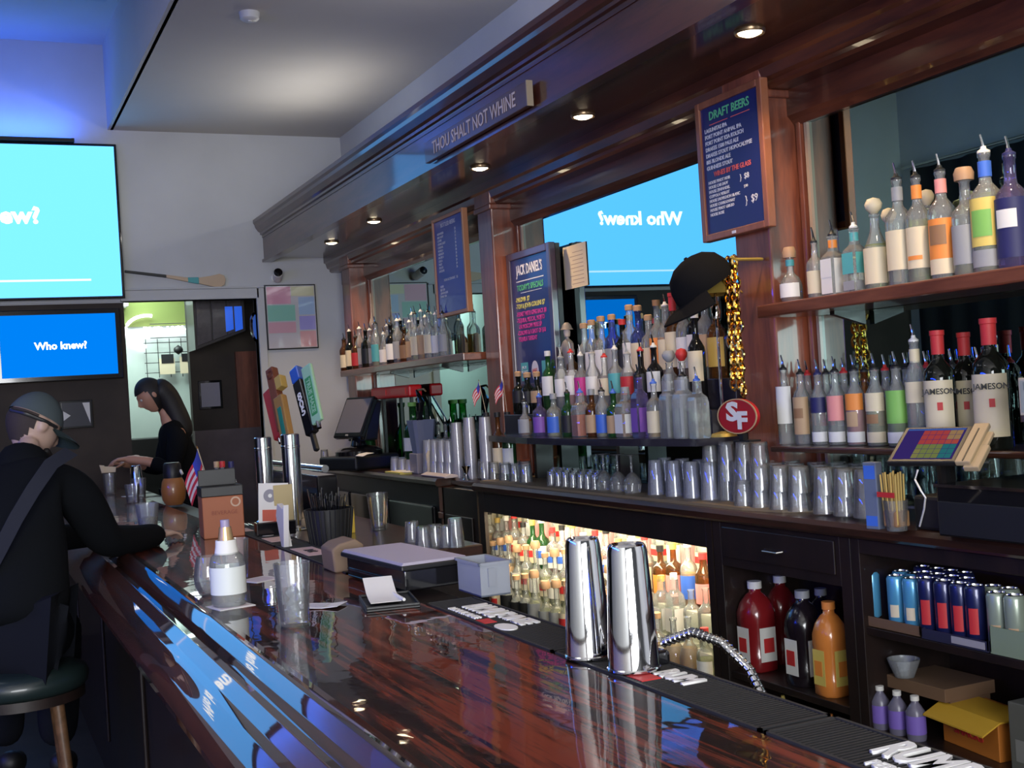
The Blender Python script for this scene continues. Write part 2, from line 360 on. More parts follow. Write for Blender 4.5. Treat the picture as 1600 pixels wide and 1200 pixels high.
for (ya, yb, lb) in [(6.335, 8.775, 'left mirror behind the shelf of bottles'), (3.865, 6.065, 'middle mirror reflecting the blue television'), (1.295, 3.575, 'right mirror reflecting ceiling and dark curtains')]:
    t = thing('back_bar_mirror', lb, 'mirror', (2.89, (ya + yb) / 2, 1.1)); h = (yb - ya) / 2
    MB().box(-0.004, 0.006, -h, h, 0.01, 1.405).build('mirror_pane', mirror_mat(), t)
    for s in (-1, 1):
        MB().box(-0.016, -0.003, s * (h - 0.02) - 0.008, s * (h - 0.02) + 0.008, 0.02, 1.40).build('beading', P('pale_edge_bead', (0.35, 0.26, 0.20), 0.3, coat=0.5), t)
def shelf(lb, x0, x1, y0, y1, z0, z1, mat, brackets=()):
    t = thing('bottle_shelf', lb, 'shelf', (x1, (y0 + y1) / 2, z1)); h = (y1 - y0) / 2
    MB().box(x0 - x1, 0, -h, h, z0 - z1, 0).build('board', mat, t, bevel=0.006)
    for yb in brackets:
        MB().prism([(-0.005, z0 - z1 - 0.05), (-0.005, z0 - z1), (-0.14, z0 - z1), (-0.14, z0 - z1 - 0.012)], 1, yb - (y0 + y1) / 2 - 0.012, yb - (y0 + y1) / 2 + 0.012).build('bracket', M_dark, t)
shelf('upper right mahogany shelf carrying clear tequila and vodka bottles', 2.60, 2.872, 1.30, 3.55, 1.785, 1.83, M_shelf, (3.3, 1.9))
shelf('thin lower right shelf under the row of flavoured vodka bottles', 2.62, 2.872, 1.30, 3.55, 1.305, 1.325, M_darkY)
shelf('left mahogany shelf carrying a crowded row of bottles', 2.60, 2.872, 6.33, 8.78, 1.775, 1.82, M_shelf, (8.0, 7.0))
# stepped middle display
t = thing('stepped_bottle_display', 'three-step display shelf crowded with liquor bottles under the middle mirror', 'shelf', (2.88, 4.9, 1.10))
M_step = P('black_step_laminate', (0.02, 0.018, 0.03), 0.25, coat=0.4)
arc = [(-0.50 + 0.0, -1.0)] 
front = [(-0.34 - 0.10 * math.cos(math.pi * (u - 0.5)), -1.0 + 2.0 * u) for u in [i / 12 for i in range(13)]]
MB().prism([(0, -1.0)] + front + [(0, 1.0)], 2, 0.225, 0.255).build('bottom_step', M_step, t)
MB().box(-0.25, 0, -0.98, 0.98, 0.255, 0.36).build('middle_step', M_step, t, bevel=0.003)
MB().box(-0.13, 0, -0.98, 0.98, 0.36, 0.48).build('top_step', M_step, t, bevel=0.003)
for yy in (-0.9, 0.0, 0.9): MB().box(-0.12, -0.02, yy - 0.015, yy + 0.015, 0.013, 0.225).build('support', M_dark, t)

# ---- counter and under-counter units
t = thing('back_bar_worktop', 'long dark wooden worktop with moulded edge along the back bar', 'worktop')
edge = lambda xf: [(xf, 1.055), (xf - 0.012, 1.065), (xf - 0.012, 1.085), (xf, 1.10), (2.89, 1.10), (2.89, 1.055)]
extr(edge(2.50), 0.4, 6.05, 'near_top', M_darkY, t); extr(edge(2.60), 6.055, 6.60, 'recessed_top', M_darkY, t); extr(edge(2.50), 6.605, YW - 0.01, 'far_top', M_darkY, t)
rm = MB().prism([(2.56, 3.42), (2.52, 3.60), (2.525, 6.02), (2.88, 6.02), (2.88, 3.25), (2.72, 3.25)], 2, 1.1005, 1.112)
tag(rm.build('drying_mat', P('taupe_rubber_mat', (0.22, 0.165, 0.09), 0.5, bump=0.4, bscale=250)), 'taupe rubber drying mat under the rows of glassware on the worktop', 'bar mat')
# wooden post & dark cabinets
def unit(name, lb, y0, y1, xf=2.52):
    return thing(name, lb, 'cabinet', (2.88, (y0 + y1) / 2, 0))
def carcass(t, y0, y1, shelves=(), xf=2.52, top=1.05, rail=0.14, stile=0.03):
    h = (y1 - y0) / 2; x0 = xf - 2.88
    MB().box(x0, 0, -h, -h + stile, 0.0, top).build('side_panel', M_dark, t, bevel=0.002)
    MB().box(x0, 0, h - stile, h, 0.0, top).build('side_panel', M_dark, t, bevel=0.002)
    MB().box(-0.02, 0, -h + stile, h - stile, 0, top).build('back_panel', M_dark, t)
    MB().box(x0, -0.02, -h + stile, h - stile, 0.0, 0.10).build('base_panel', M_dark, t)
    for z in shelves: MB().box(x0 + 0.01, -0.02, -h + stile, h - stile, z - 0.025, z).build('shelf', M_dark, t, bevel=0.002)
    MB().box(x0, x0 + 0.02, -h + stile, h - stile, top - rail, top).build('front_rail', M_dark, t, bevel=0.002)
    return h, x0
t = unit('open_cabinet', 'open dark wood cabinet holding large juice bottles below the worktop', 3.03, 3.80)
h, x0 = carcass(t, 3.035, 3.80, (0.50,), rail=0.16, stile=0.05)
dr = MB().box(x0 - 0.008, x0 + 0.0, -h + 0.07, h - 0.07, 0.925, 1.035).build('drawer', M_dark, t, bevel=0.003)
MB().tube([(x0 - 0.01, 0.05, 0.975), (x0 - 0.028, 0.04, 0.972), (x0 - 0.028, -0.04, 0.972), (x0 - 0.01, -0.05, 0.975)], 0.004).build('handle', M_steel, dr)
t = unit('open_cabinet', 'open dark wood cabinet holding cans, bottled water and boxes', 1.9, 3.03)
carcass(t, 1.90, 3.03, (0.455, 0.775), rail=0.045, stile=0.04)
t = unit('open_cabinet', 'closed dark wood cabinet at the near end of the back bar', 0.6, 1.89)
carcass(t, 0.6, 1.895, (0.5,), rail=0.9)
# lit bottle display
t = unit('lit_bottle_cabinet', 'brightly lit glass-fronted bottle cabinet under the back bar worktop', 3.80, 6.05)
M_lite = P('white_cabinet_lining', (0.80, 0.74, 0.60), 0.5)
h = 1.12; x0 = -0.36; h2 = 1.66
MB().box(x0, 0, -h, -h + 0.04, 0, 1.05).build('side_panel', M_dark, t); MB().box(x0, 0, h2 - 0.02, h2, 0, 1.05).build('side_panel', M_dark, t); MB().box(x0, x0 + 0.02, h - 0.07, h, 0.0, 1.05).build('front_stile', M_dark, t)
MB().box(x0, x0 + 0.02, -h + 0.04, h - 0.07, 0.945, 1.05).build('front_rail', M_dark, t, bevel=0.003)
MB().box(x0, x0 + 0.02, -h + 0.04, h - 0.07, 0.0, 0.32).build('kick_panel', M_dark, t)
MB().box(-0.01, 0, -h + 0.04, h2 - 0.02, 0.3, 1.02).build('back_lining', M_lite, t)
MB().box(x0 + 0.02, -0.01, -h + 0.04, h2 - 0.02, 1.02, 1.04).build('top_lining', M_lite, t)
MB().box(x0 + 0.02, -0.01, -h + 0.04, -h + 0.05, 0.3, 1.02).box(x0 + 0.02, -0.01, h2 - 0.03, h2 - 0.02, 0.3, 1.02).buildsep('side_lining', M_lite, t)
for i in range(4):
    MB().box(x0 + 0.02 + i * 0.085, -0.01, -h + 0.05, h2 - 0.03, 0.32, 0.37 + i * 0.125).build('bottle_step', M_lite, t)
MB().box(x0 + 0.03, x0 + 0.05, -h + 0.08, h - 0.10, 1.0, 1.018).build('light_strip', E('warm_led_strip', (1.0, 0.86, 0.58), 6.0), t)
MB().box(-0.05, -0.03, -h + 0.08, h2 - 0.10, 1.0, 1.018).build('light_strip', E('warm_led_strip', (1.0, 0.86, 0.58), 6.0), t)
lamp('cabinet_light', 'AREA', (2.60, 4.92, 0.995), 9.0 * FRIDGE_W, (1.0, 0.88, 0.62), (0, R(-18), 0), size=0.10, size_y=2.0, shape='RECTANGLE')
# dark post, dark gap, black fridge doors
t = thing('wooden_post', 'turned reddish wooden post under the worktop beside black cooler doors', 'post', (2.58, 6.66, 0))
MB().box(-0.05, 0.05, -0.045, 0.045, 0, 0.2).box(-0.035, 0.035, -0.032, 0.032, 0.2, 0.86).box(-0.05, 0.05, -0.045, 0.045, 0.86, 0.90).box(-0.042, 0.042, -0.038, 0.038, 0.90, 1.05).build('post', M_wood, t, bevel=0.006)
t = unit('recessed_cabinet', 'dark blank cabinet front between the wooden post and lit display', 6.06, 6.6)
MB().box(-0.36, -0.345, -0.262, 0.255, 0, 1.05).build('front_panel', M_dark, t)
MB().box(-0.372, -0.361, -0.20, 0.20, 0.2, 0.9).build('door', M_dark, t, bevel=0.004)
t = unit('bottle_cooler', 'black under-counter cooler with three dark doors left of the wooden post', 6.72, 9.35)
MB().box(-0.33, 0, -1.315, 1.3, 0, 1.05).build('cooler_body', M_black, t)
for k in range(3):
    d = MB().box(-0.36, -0.332, -1.27 + k * 0.86, -0.45 + k * 0.86, 0.12, 0.93).build('door', M_blackg, t, bevel=0.03, seg=3)
    MB().box(-0.372, -0.36, -1.24 + k * 0.86, -1.22 + k * 0.86, 0.4, 0.8).build('handle', M_black, d, bevel=0.003)

# ================================================================== THE BAR
bar = thing('bar_counter', 'long polished reddish wood bar with rounded arm rail, glossy varnish', 'bar')
MB().prism([(0.55, 1.02), (0.55, 1.07), (1.0, 1.07), (1.0, 1.02)], 1, 0.2, 9.1).build('bar_top', M_bar, bar)
MB().prism([(0.55, 1.02), (0.55, 1.070), (0.535, 1.071), (0.529, 1.077), (0.518, 1.0805), (0.509, 1.0790), (0.507, 1.0782), (0.481, 1.0658), (0.479, 1.0645), (0.473, 1.056), (0.466, 1.0515), (0.452, 1.0500), (0.446, 1.053), (0.442, 1.064), (0.437, 1.0692),
            (0.434, 1.0692), (0.432, 1.0684), (0.408, 1.0567), (0.405, 1.0560), (0.388, 1.0548), (0.385, 1.0540), (0.356, 1.0402), (0.353, 1.0385), (0.340, 1.026), (0.332, 1.012), (0.332, 1.000), (0.345, 0.990), (0.37, 0.985), (0.50, 0.985), (0.52, 1.02)], 1, 0.2, 9.1).build('arm_rail', M_rail, bar, smooth=24)
M_rail.node_tree.nodes['Principled BSDF'].inputs['Coat IOR'].default_value = 1.9
for mm in (M_rail, M_bar): mm.node_tree.nodes['Principled BSDF'].inputs['Specular IOR Level'].default_value = 0.12
MB().box(0.50, 0.97, 0.25, 9.05, 0.0, 1.0).build('bar_body', M_dark, bar)
for k in range(7):
    MB().box(0.485, 0.50, 0.4 + k * 1.25, 1.5 + k * 1.25, 0.2, 0.9).build('front_panel', M_dark, bar, bevel=0.01)
MB().box(0.97, 1.135, 0.25, 9.05, 0.98, 1.055).build('inner_ledge', M_dark, bar)
# rubber mats along the inner ledge
def barmat(y0, y1, lb, x0=1.003, x1=1.130, ribs=True):
    t = thing('bar_mat', lb, 'bar mat', ((x0 + x1) / 2, (y0 + y1) / 2, 1.0555)); h = (y1 - y0) / 2; wd = (x1 - x0) / 2
    mb = MB().box(-wd, wd, -h, h, 0, 0.012).box(-wd, -wd + 0.006, -h, h, 0.012, 0.018).box(wd - 0.006, wd, -h, h, 0.012, 0.018).box(-wd, wd, -h, -h + 0.006, 0.012, 0.018).box(-wd, wd, h - 0.006, h, 0.012, 0.018)
    mb.build('mat_base', M_rubber, t)
    if ribs:
        r = MB(); n = int(2 * h / 0.0095)
        for i in range(n):
            y = -h + 0.008 + i * 0.0095
            if y < h - 0.01: r.box(-wd + 0.008, wd - 0.008, y, y + 0.0045, 0.012, 0.0165)
        tag(r.build('ribs', M_rubber, t), kind='stuff')
    return t, h, wd
m1, h, wd = barmat(0.35, 1.415, 'black ribbed rubber bar mat with big white lettering in the foreground')
text('RUMPLE MINZE', 0.088, M_white, (0.018, 0.19, 0.0175), 'z', m1, 'raised_lettering', ext=0.003, bold=0.003, sx=0.62)
text('PEPPERMINT SCHNAPPS', 0.028, M_white, (-0.040, 0.20, 0.0175), 'z', m1, 'raised_lettering', ext=0.002, bold=0.001, sx=0.95)
m2, h, wd = barmat(1.425, 2.08, 'black ribbed rubber bar mat under the two steel shakers')
text('RUM', 0.06, M_white, (0.012, 0.005, 0.0175), 'z', m2, 'raised_lettering', ext=0.002, bold=0.003, sx=0.8)
MB().box(-0.05, -0.012, 0.02, 0.14, 0.016, 0.0178).build('red_print', ink('red'), m2)
m3, h, wd = barmat(2.09, 2.78, 'black rubber bar mat with white lettering beside the plastic bin')
text('RUMPLE', 0.085, M_white, (0.012, 0.145, 0.0175), 'z', m3, 'raised_lettering', ext=0.002, bold=0.003, sx=0.56)
text('MINZE', 0.06, M_white, (0.020, -0.010, 0.0175), 'z', m3, 'raised_lettering', ext=0.002, bold=0.003, sx=0.7)
text('RUMPLE MINZE', 0.024, M_white, (-0.042, 0.15, 0.0175), 'z', m3, 'raised_lettering', ext=0.002, bold=0.001)
MB().lathe([(0.0, 0.0), (0.022, 0.0), (0.022, 0.0025), (0, 0.0025)], (-0.035, -0.07, 0.0165), 16, sy=1.8).build('oval_print', M_white, m3)
MB().box(-0.055, -0.025, 0.0, 0.05, 0.016, 0.0178).build('red_print', ink('red'), m3)
m4, h, wd = barmat(3.45, 4.35, 'black rubber bar mat with pink print beside the straw bin')
M_pinkp = P('pale_pink_print', (0.62, 0.45, 0.44), 0.6)
MB().box(-0.045, 0.035, 0.05, 0.30, 0.0165, 0.0182).build('pink_print', M_pinkp, m4)
text('BAR', 0.05, ink('black'), (-0.005, 0.17, 0.019), 'z', m4, 'lettering')
m5, h, wd = barmat(4.36, 5.20, 'black rubber bar mat with white oval print beside the menu box')
MB().lathe([(0.0, 0.0), (0.035, 0.0), (0.035, 0.0015), (0, 0.0015)], (0, 0.0, 0.0172), 18, sy=2.2).build('oval_print', P('pale_oval', (0.6, 0.6, 0.6), 0.6), m5)
MB().box(-0.045, 0.035, -0.30, -0.14, 0.0165, 0.0182).box(-0.045, 0.0, 0.2, 0.34, 0.0165, 0.0182).buildsep('pink_print', M_pinkp, m5)

# ================================================================== SCREENS
def tv(lb, x0, x1, z0, z1, y, screen_mat, bez=0.03, depth=0.06):
    t = thing('television', lb, 'television', ((x0 + x1) / 2, y, z0)); hw = (x1 - x0) / 2; H = z1 - z0
    MB().box(-hw, hw, -depth, 0, 0, H).build('housing', M_blackg, t, bevel=0.006)
    s = MB().box(-hw + bez, hw - bez, -depth - 0.003, -depth, bez, H - bez).build('screen', screen_mat, t)
    MB().box(-0.2, 0.2, 0.0, 0.03, H * 0.3, H * 0.7).build('wall_bracket', M_black, t)
    return t, hw, H
tv1, hw, H = tv('large wall television glowing cyan, mounted above the smaller screen', -0.88, 1.145, 2.455, 3.605, YW - 0.035, E('cyan_screen', (0.24, 0.95, 2.2), 1.0), bez=0.02)
text('Who knew?', 0.165, E('white_screen_text', (1, 1, 1), 2.6), (0.02, -0.065, H * 0.53), '-y', tv1, 'screen_lettering', bold=0.006, sx=1.08)
MB().box(-0.92, 0.78, -0.0645, -0.063, 0.135, 0.150).build('screen_bar', E('pale_screen_bar', (0.8, 1.0, 1.6), 1.3), tv1)
MB().box(-0.05, 0.14, -0.08, -0.05, H - 0.03, H + 0.012).build('sensor_box', M_black, tv1, bevel=0.004)
tv2, hw, H = tv('smaller blue television on the dark wall under the large one', 0.235, 1.10, 1.865, 2.385, YW - 0.035, E('blue_screen', (0.0, 0.24, 1.0), 0.95), bez=0.036)
text('Who knew?', 0.075, E('white_screen_text', (1, 1, 1), 2.6), (0.01, -0.065, H * 0.49), '-y', tv2, 'screen_lettering', bold=0.002, sx=0.98)
# blue LED uplight lying on top of the large television, washing the wall of the raised bay
t = thing('blue_led_uplight', 'blue LED uplight bar on top of the large television', 'lamp', (0.05, YW - 0.10, 3.607))
MB().box(-0.80, 0.80, -0.03, 0.03, 0, 0.025).build('housing', M_black, t); MB().box(-0.78, 0.78, -0.022, 0.022, 0.025, 0.028).build('diffuser', E('blue_led', (0.03, 0.16, 1.0), 6.0), t)
lamp('blue_wash', 'AREA', (0.0, YW - 0.16, 3.66), BLUE_W, (0.03, 0.15, 1.0), (R(180 - 25), 0, 0), size=1.7, size_y=0.06, shape='RECTANGLE')
t = thing('blue_led_strip', 'long blue LED strip along the left wall behind the seats', 'lamp', (-2.98, 3.0, 2.25))
MB().box(0, 0.03, -2.1, 2.1, -0.03, 0.03).build('channel', M_black, t); MB().box(0.03, 0.034, -2.05, 2.05, -0.02, 0.02).build('diffuser', E('deep_blue_led', (0.01, 0.05, 1.0), 10.0), t)
lamp('blue_strip_light', 'AREA', (-2.93, 3.0, 2.25), 55.0, (0.01, 0.05, 1.0), (0, R(-72), 0), size=0.06, size_y=4.1, shape='RECTANGLE')
# blue line along the canopy top, its sheen put in as emission
t = thing('blue_edge_sheen', 'blue sheen line put in as a glow along the canopy top edge', 'lamp', (2.23, 5.2, 3.056))
MB().box(-0.012, 0.012, -2.6, 2.9, 0, 0.006).build('tape', E('blue_sheen_glow', (0.02, 0.16, 1.0), 1.3), t)
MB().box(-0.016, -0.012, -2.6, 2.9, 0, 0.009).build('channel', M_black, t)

# ================================================================== DOWNLIGHTS & CEILING
M_lens = E('warm_lamp_lens', (1.0, 0.82, 0.55), 9.0)
M_trim = P('bronze_trim', (0.30, 0.20, 0.12), 0.3, metal=0.8)
dl = [2.3, 3.35, 4.56, 5.70, 7.47, 8.46]
dlb = ['nearest recessed downlight in the canopy soffit above the tablet', 'recessed downlight in the soffit above the draft board column', 'brightest recessed downlight in the soffit right of the motto sign',
       'recessed downlight in the soffit below the motto sign', 'recessed downlight in the soffit left of the blue menu board', 'farthest recessed downlight in the canopy soffit']
for i, y in enumerate(dl):
    t = thing('recessed_downlight', dlb[i], 'downlight', (2.50, y, 2.752), group='recessed downlights in the canopy soffit')
    MB().lathe([(0.036, -0.002), (0.050, -0.012), (0.054, -0.004), (0.054, 0.0)], n=24).build('trim_ring', M_trim, t, smooth=True)
    MB().lathe([(0, -0.020), (0.022, -0.018), (0.040, -0.010), (0.041, 0.0)], n=20).build('lens', M_lens, t, smooth=True)
    sp = lamp('downlight_beam', 'SPOT', (2.50, y, 2.722), SPOT_W, (1.0, 0.72, 0.42), (0, 0, 0), spot_size=R(125), spot_blend=0.8, shadow_soft_size=0.04)
t = thing('smoke_detector', 'small white smoke detector on the grey ceiling', 'detector', (1.535, 6.49, ZC))
MB().lathe([(0, -0.045), (0.04, -0.045), (0.052, -0.035), (0.056, -0.004), (0.056, 0)], n=24).build('cover', P('white_plastic', (0.78, 0.78, 0.76), 0.4), t, smooth=True)
MB().lathe([(0, -0.050), (0.012, -0.050), (0.014, -0.045)], n=12).build('sensor_cap', M_white, t)
# pale ceiling panel of the raised bay (dropped slab whose underside shows top left)
S('ceiling_panel', MB().box(-1.8, 1.0, 5.8, 8.2, 4.30, 4.37), M_ceil2)
for k, (x, y) in enumerate([(-1.2, 2.0), (-1.2, 4.8)]):
    t = thing('ceiling_light_panel', ['surface ceiling light over the front of the room', 'surface ceiling light over the seating side'][k], 'ceiling light', (x, y, 4.37))
    MB().box(-0.3, 0.3, -0.6, 0.6, -0.06, 0).build('housing', M_white, t, bevel=0.005); MB().box(-0.27, 0.27, -0.57, 0.57, -0.066, -0.06).build('diffuser', E('dim_tube_light', (0.85, 0.92, 1.0), 1.6), t)
for k, (y, lb) in enumerate([(2.2, 'nearest added fill tube hidden on top of the canopy'), (5.0, 'middle added fill tube hidden on top of the canopy'), (7.9, 'far added fill tube hidden on top of the canopy')]):
    t = thing('canopy_fill_light', lb, 'lamp', (2.38, y, 3.05), group='added fill tubes hidden on top of the canopy')  # tubes added out of view to brighten the ceiling and far wall
    MB().box(-0.05, 0.05, -0.62, 0.62, 0, 0.03).build('housing', M_white, t, bevel=0.004)
    MB().tube([(0, -0.6, 0.045), (0, 0.6, 0.045)], 0.013, 12).build('tube', E('white_tube', (1.0, 0.97, 0.90), 0.8), t, smooth=True)
    lamp('ceiling_fill_beam', 'AREA', (2.38, y, 3.12), 5.0, (1.0, 0.96, 0.88), (R(180), R(-40), 0), size=0.06, size_y=1.2, shape='RECTANGLE')
# dark curtains on the left wall (seen in the right mirror)
t = thing('curtain', 'dark black curtain hanging on the left wall, seen in the right mirror', 'curtain', (-2.93, 7.2, 0.2))
pts = [(-0.03 + 0.03 * math.sin(i * 0.9), -2.0 + i * 0.05) for i in range(82)]
MB().prism(pts + [(p[0] - 0.01, p[1]) for p in pts[::-1]], 2, 0, 3.35).build('drape', P('black_cloth', (0.015, 0.015, 0.018), 0.9), t, smooth=True)
MB().tube([(0, -2.1, 3.38), (0, 2.1, 3.38)], 0.015).build('rod', M_steel, t)

# ================================================================== SIGNS & BOARDS
t = thing('motto_sign', 'long wooden sign reading THOU SHALT NOT WHINE on the canopy fascia', 'sign', (2.19, 5.035, 2.80))
MB().box(-0.015, 0.012, -0.60, 0.60, -0.052, 0.052).build('board', P('sign_board', (0.10, 0.045, 0.03), 0.4, coat=0.3), t, bevel=0.003)
MB().box(-0.016, 0.013, -0.602, -0.596, -0.053, 0.053).build('pale_end', P('pale_wood_end', (0.35, 0.28, 0.2), 0.5), t)
text('THOU SHALT NOT WHINE', 0.088, P('dull_gold_letter', (0.68, 0.56, 0.52), 0.6), (-0.017, 0, 0.0), '-x', t, 'lettering', bold=0.0006, sx=0.92)

def chalkboard(name, lb, cat, y0, y1, z0, z1, x, panel, frame, fw=0.028, tilt=0.0):
    t = thing(name, lb, cat, (x, (y0 + y1) / 2, z0), rot=(0, tilt, 0)); h = (y1 - y0) / 2; H = z1 - z0
    MB().box(-0.012, 0.012, -h + fw, h - fw, fw, H - fw).build('board_panel', panel, t)
    MB().box(-0.022, 0.014, -h, -h + fw, 0, H).box(-0.022, 0.014, h - fw, h, 0, H).box(-0.022, 0.014, -h + fw, h - fw, 0, fw).box(-0.022, 0.014, -h + fw, h - fw, H - fw, H).build('frame', frame, t, bevel=0.004)
    return t, h, H
M_frame = wood('board_frame_wood', (0.28, 0.10, 0.05), (0.18, 0.06, 0.03), 0.35, 0.5, (6, 6, 0.8))
M_bd = P('blue_lit_board', (0.012, 0.016, 0.11), 0.35, coat=0.4)  # chalkboard colour with some of the blue light put in
M_ck = P('chalk_white', (0.62, 0.62, 0.70), 0.8); M_cg = P('chalk_green', (0.10, 0.45, 0.22), 0.8); M_cr = P('chalk_red', (0.65, 0.12, 0.12), 0.8)
M_cm = P('chalk_magenta', (0.62, 0.06, 0.32), 0.8); M_cy = P('chalk_yellow', (0.62, 0.58, 0.16), 0.8)
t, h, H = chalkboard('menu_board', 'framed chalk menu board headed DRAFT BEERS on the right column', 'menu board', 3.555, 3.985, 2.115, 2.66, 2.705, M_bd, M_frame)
x = -0.0135
text('DRAFT BEERS', 0.046, M_cg, (x, 0, H - 0.066), '-x', t, bold=0.0008, sx=0.95)
MB().box(x, x + 0.001, -0.13, -0.01, H - 0.100, H - 0.097).box(x, x + 0.001, 0.01, 0.13, H - 0.100, H - 0.097).buildsep('underline', M_cr, t)
text('LAGUNITAS IPA\nFORT POINT ANIMAL IPA\nFORT POINT KSA KOLSCH\nDRAKES 1500 PALE ALE\nDRAKES STOUT HOPOCALYPSE\n805 BLONDE ALE\nGUINNESS STOUT', 0.0215, M_ck, (x, 0.165, H - 0.108), '-x', t, align='LEFT', bold=0.0005, sx=0.98, line=1.12)
text('WINES BY THE GLASS', 0.027, M_cr, (x, 0, H - 0.292), '-x', t, bold=0.0006, sx=0.92)
text('HOUSE PINOT NOIR\nHOUSE CAB SAUV\nHOUSE ZINFANDEL\nCOPPOLA MERLOT\nHOUSE SAUVIGNON BLANC\nHOUSE CHARDONNAY\nHOUSE PINOT GRIGIO\nHOUSE ROSE', 0.0165, M_ck, (x, 0.16, H - 0.312), '-x', t, align='LEFT', bold=0.0003, sx=0.95, line=1.08)
text('}  $8', 0.030, M_ck, (x, -0.075, H - 0.335), '-x', t, bold=0.0004); text('$10', 0.016, M_ck, (x, -0.08, H - 0.372), '-x', t); text('}  $9', 0.040, M_ck, (x, -0.11, H - 0.425), '-x', t, bold=0.0003)
MB().box(-0.024, -0.021, -0.012, 0.012, 0.008, 0.018).build('maker_tag', M_ck, t)
t, h, H = chalkboard('menu_board', 'tall blue handwritten menu board in orange wood frame left of middle mirror', 'menu board', 6.42, 6.92, 2.06, 2.665, 2.705, P('bright_blue_board', (0.012, 0.03, 0.30), 0.35, coat=0.4), P('orange_wood_frame', (0.45, 0.20, 0.10), 0.4), fw=0.022)
text('BOTTLED BEERS', 0.036, M_ck, (x, 0, H - 0.055), '-x', t, sx=0.9)
text('BUDWEISER\nBUD LIGHT\nCOORS\nCOORS LIGHT\nCORONA\nMODELO\nHEINEKEN\nPACIFICO\nSTELLA\nPABST\nTECATE\nANCHOR', 0.0205, M_ck, (x, 0.18, H - 0.09), '-x', t, align='LEFT', sx=0.95)
text('$5\n$5\n$5\n$5\n$6\n$6\n$6\n$6\n$6\n$4\n$4\n$6', 0.0205, M_ck, (x, -0.10, H - 0.09), '-x', t, align='LEFT')
text('NON ALCOHOLIC   $5', 0.022, M_ck, (x, 0.0, H - 0.385), '-x', t); text('CIDER\nSELTZER\nGINGER BEER\nHARD TEA', 0.02, M_ck, (x, 0.18, H - 0.41), '-x', t, align='LEFT')
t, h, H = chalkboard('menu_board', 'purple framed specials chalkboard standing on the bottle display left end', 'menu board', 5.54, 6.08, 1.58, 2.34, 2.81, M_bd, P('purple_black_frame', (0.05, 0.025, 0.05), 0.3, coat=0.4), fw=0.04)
MB().box(0.014, 0.04, -h, -h + 0.03, 0.02, H - 0.005).build('back_box', M_black, t)
text("JACK DANIEL'S", 0.078, M_ck, (x, 0, H - 0.105), '-x', t, bold=0.0012, sx=0.62); MB().box(x, x + 0.001, -0.17, 0.17, H - 0.165, H - 0.160).build('underline', M_ck, t)
text("TODAY'S SPECIALS", 0.044, M_cg, (x, 0, H - 0.20), '-x', t, bold=0.0006, sx=0.88); MB().box(x, x + 0.001, -0.14, 0.12, H - 0.228, H - 0.225).build('underline', M_ck, t)
text('-PALOMA  $7\n-TOM & JOHN COLLINS $7', 0.036, M_cy, (x, 0.19, H - 0.245), '-x', t, align='LEFT', bold=0.0005, sx=0.84)
text('-FERNET WITH GING BACK $8\n-TEQUILA, MEZCAL, MOJITO\n   OR MOSCOW MULE $9\n-CORONA & A SHOT OF $10\n TEQUILA TUESDAY', 0.034, M_cm, (x, 0.19, H - 0.325), '-x', t, align='LEFT', bold=0.0006, sx=0.80)
MB().lathe([(0, 0), (0.042, 0), (0.042, 0.002), (0, 0.002)], n=22, sx=1.3).build('white_oval', M_ck, t).matrix_basis = Matrix.Translation((x, 0.0, 0.105)) @ Matrix.Rotation(R(90), 4, 'Y')
text('A&F', 0.035, ink('red'), (x - 0.0025, 0.0, 0.105), '-x', t)
MB().box(x, x + 0.001, 0.085, 0.175, 0.055, 0.155).build('green_emblem', ink('teal'), t, bevel=0.0)
MB().box(x, x + 0.001, -0.175, -0.085, 0.055, 0.155).build('green_emblem', ink('teal'), t)
text('JACK\nHONEY', 0.024, M_ck, (x - 0.0015, 0.13, 0.115), '-x', t)
t = thing('paper_note', 'handwritten cream paper note taped beside the specials chalkboard', 'note', (2.8825, 5.44, 2.09))
MB().box(-0.0015, 0.0002, -0.125, 0.125, 0, 0.22).build('sheet', M_cream, t)
for k in range(9): MB().box(-0.0022, -0.0015, -0.09, 0.02 + 0.06 * random.random(), 0.02 + k * 0.02, 0.023 + k * 0.02).build('ink_line', P('faint_ink', (0.35, 0.25, 0.2), 0.8), t)
# SF oval
t = thing('team_sign', 'red oval sign with interlocked white SF letters hanging under gold chain', 'sign', (2.56, 3.635, 1.438))
o = MB().lathe([(0, 0), (0.064, 0), (0.064, 0.012), (0, 0.012)], n=36, sx=1, sy=1.92).build('plaque', P('team_red', (0.42, 0.012, 0.02), 0.4), t, smooth=True); o.matrix_basis = Matrix.Rotation(R(-90), 4, 'Y')
o = MB().lathe([(0.060, 0.012), (0.064, 0.012), (0.064, 0.014), (0.060, 0.014)], n=36, sy=1.92).build('gold_rim', P('rim_gold', (0.6, 0.4, 0.2), 0.4), t); o.matrix_basis = Matrix.Rotation(R(-90), 4, 'Y')
text('S', 0.092, M_white, (-0.0145, 0.026, 0.014), '-x', t, bold=0.004, sx=1.75); text('F', 0.084, M_white, (-0.016, -0.034, -0.018), '-x', t, bold=0.004, sx=1.6)
MB().box(0.0, 0.02, -0.012, 0.012, -0.09, -0.05).box(0.0, 0.05, -0.05, 0.05, -0.094, -0.088).build('stand', M_black, t)
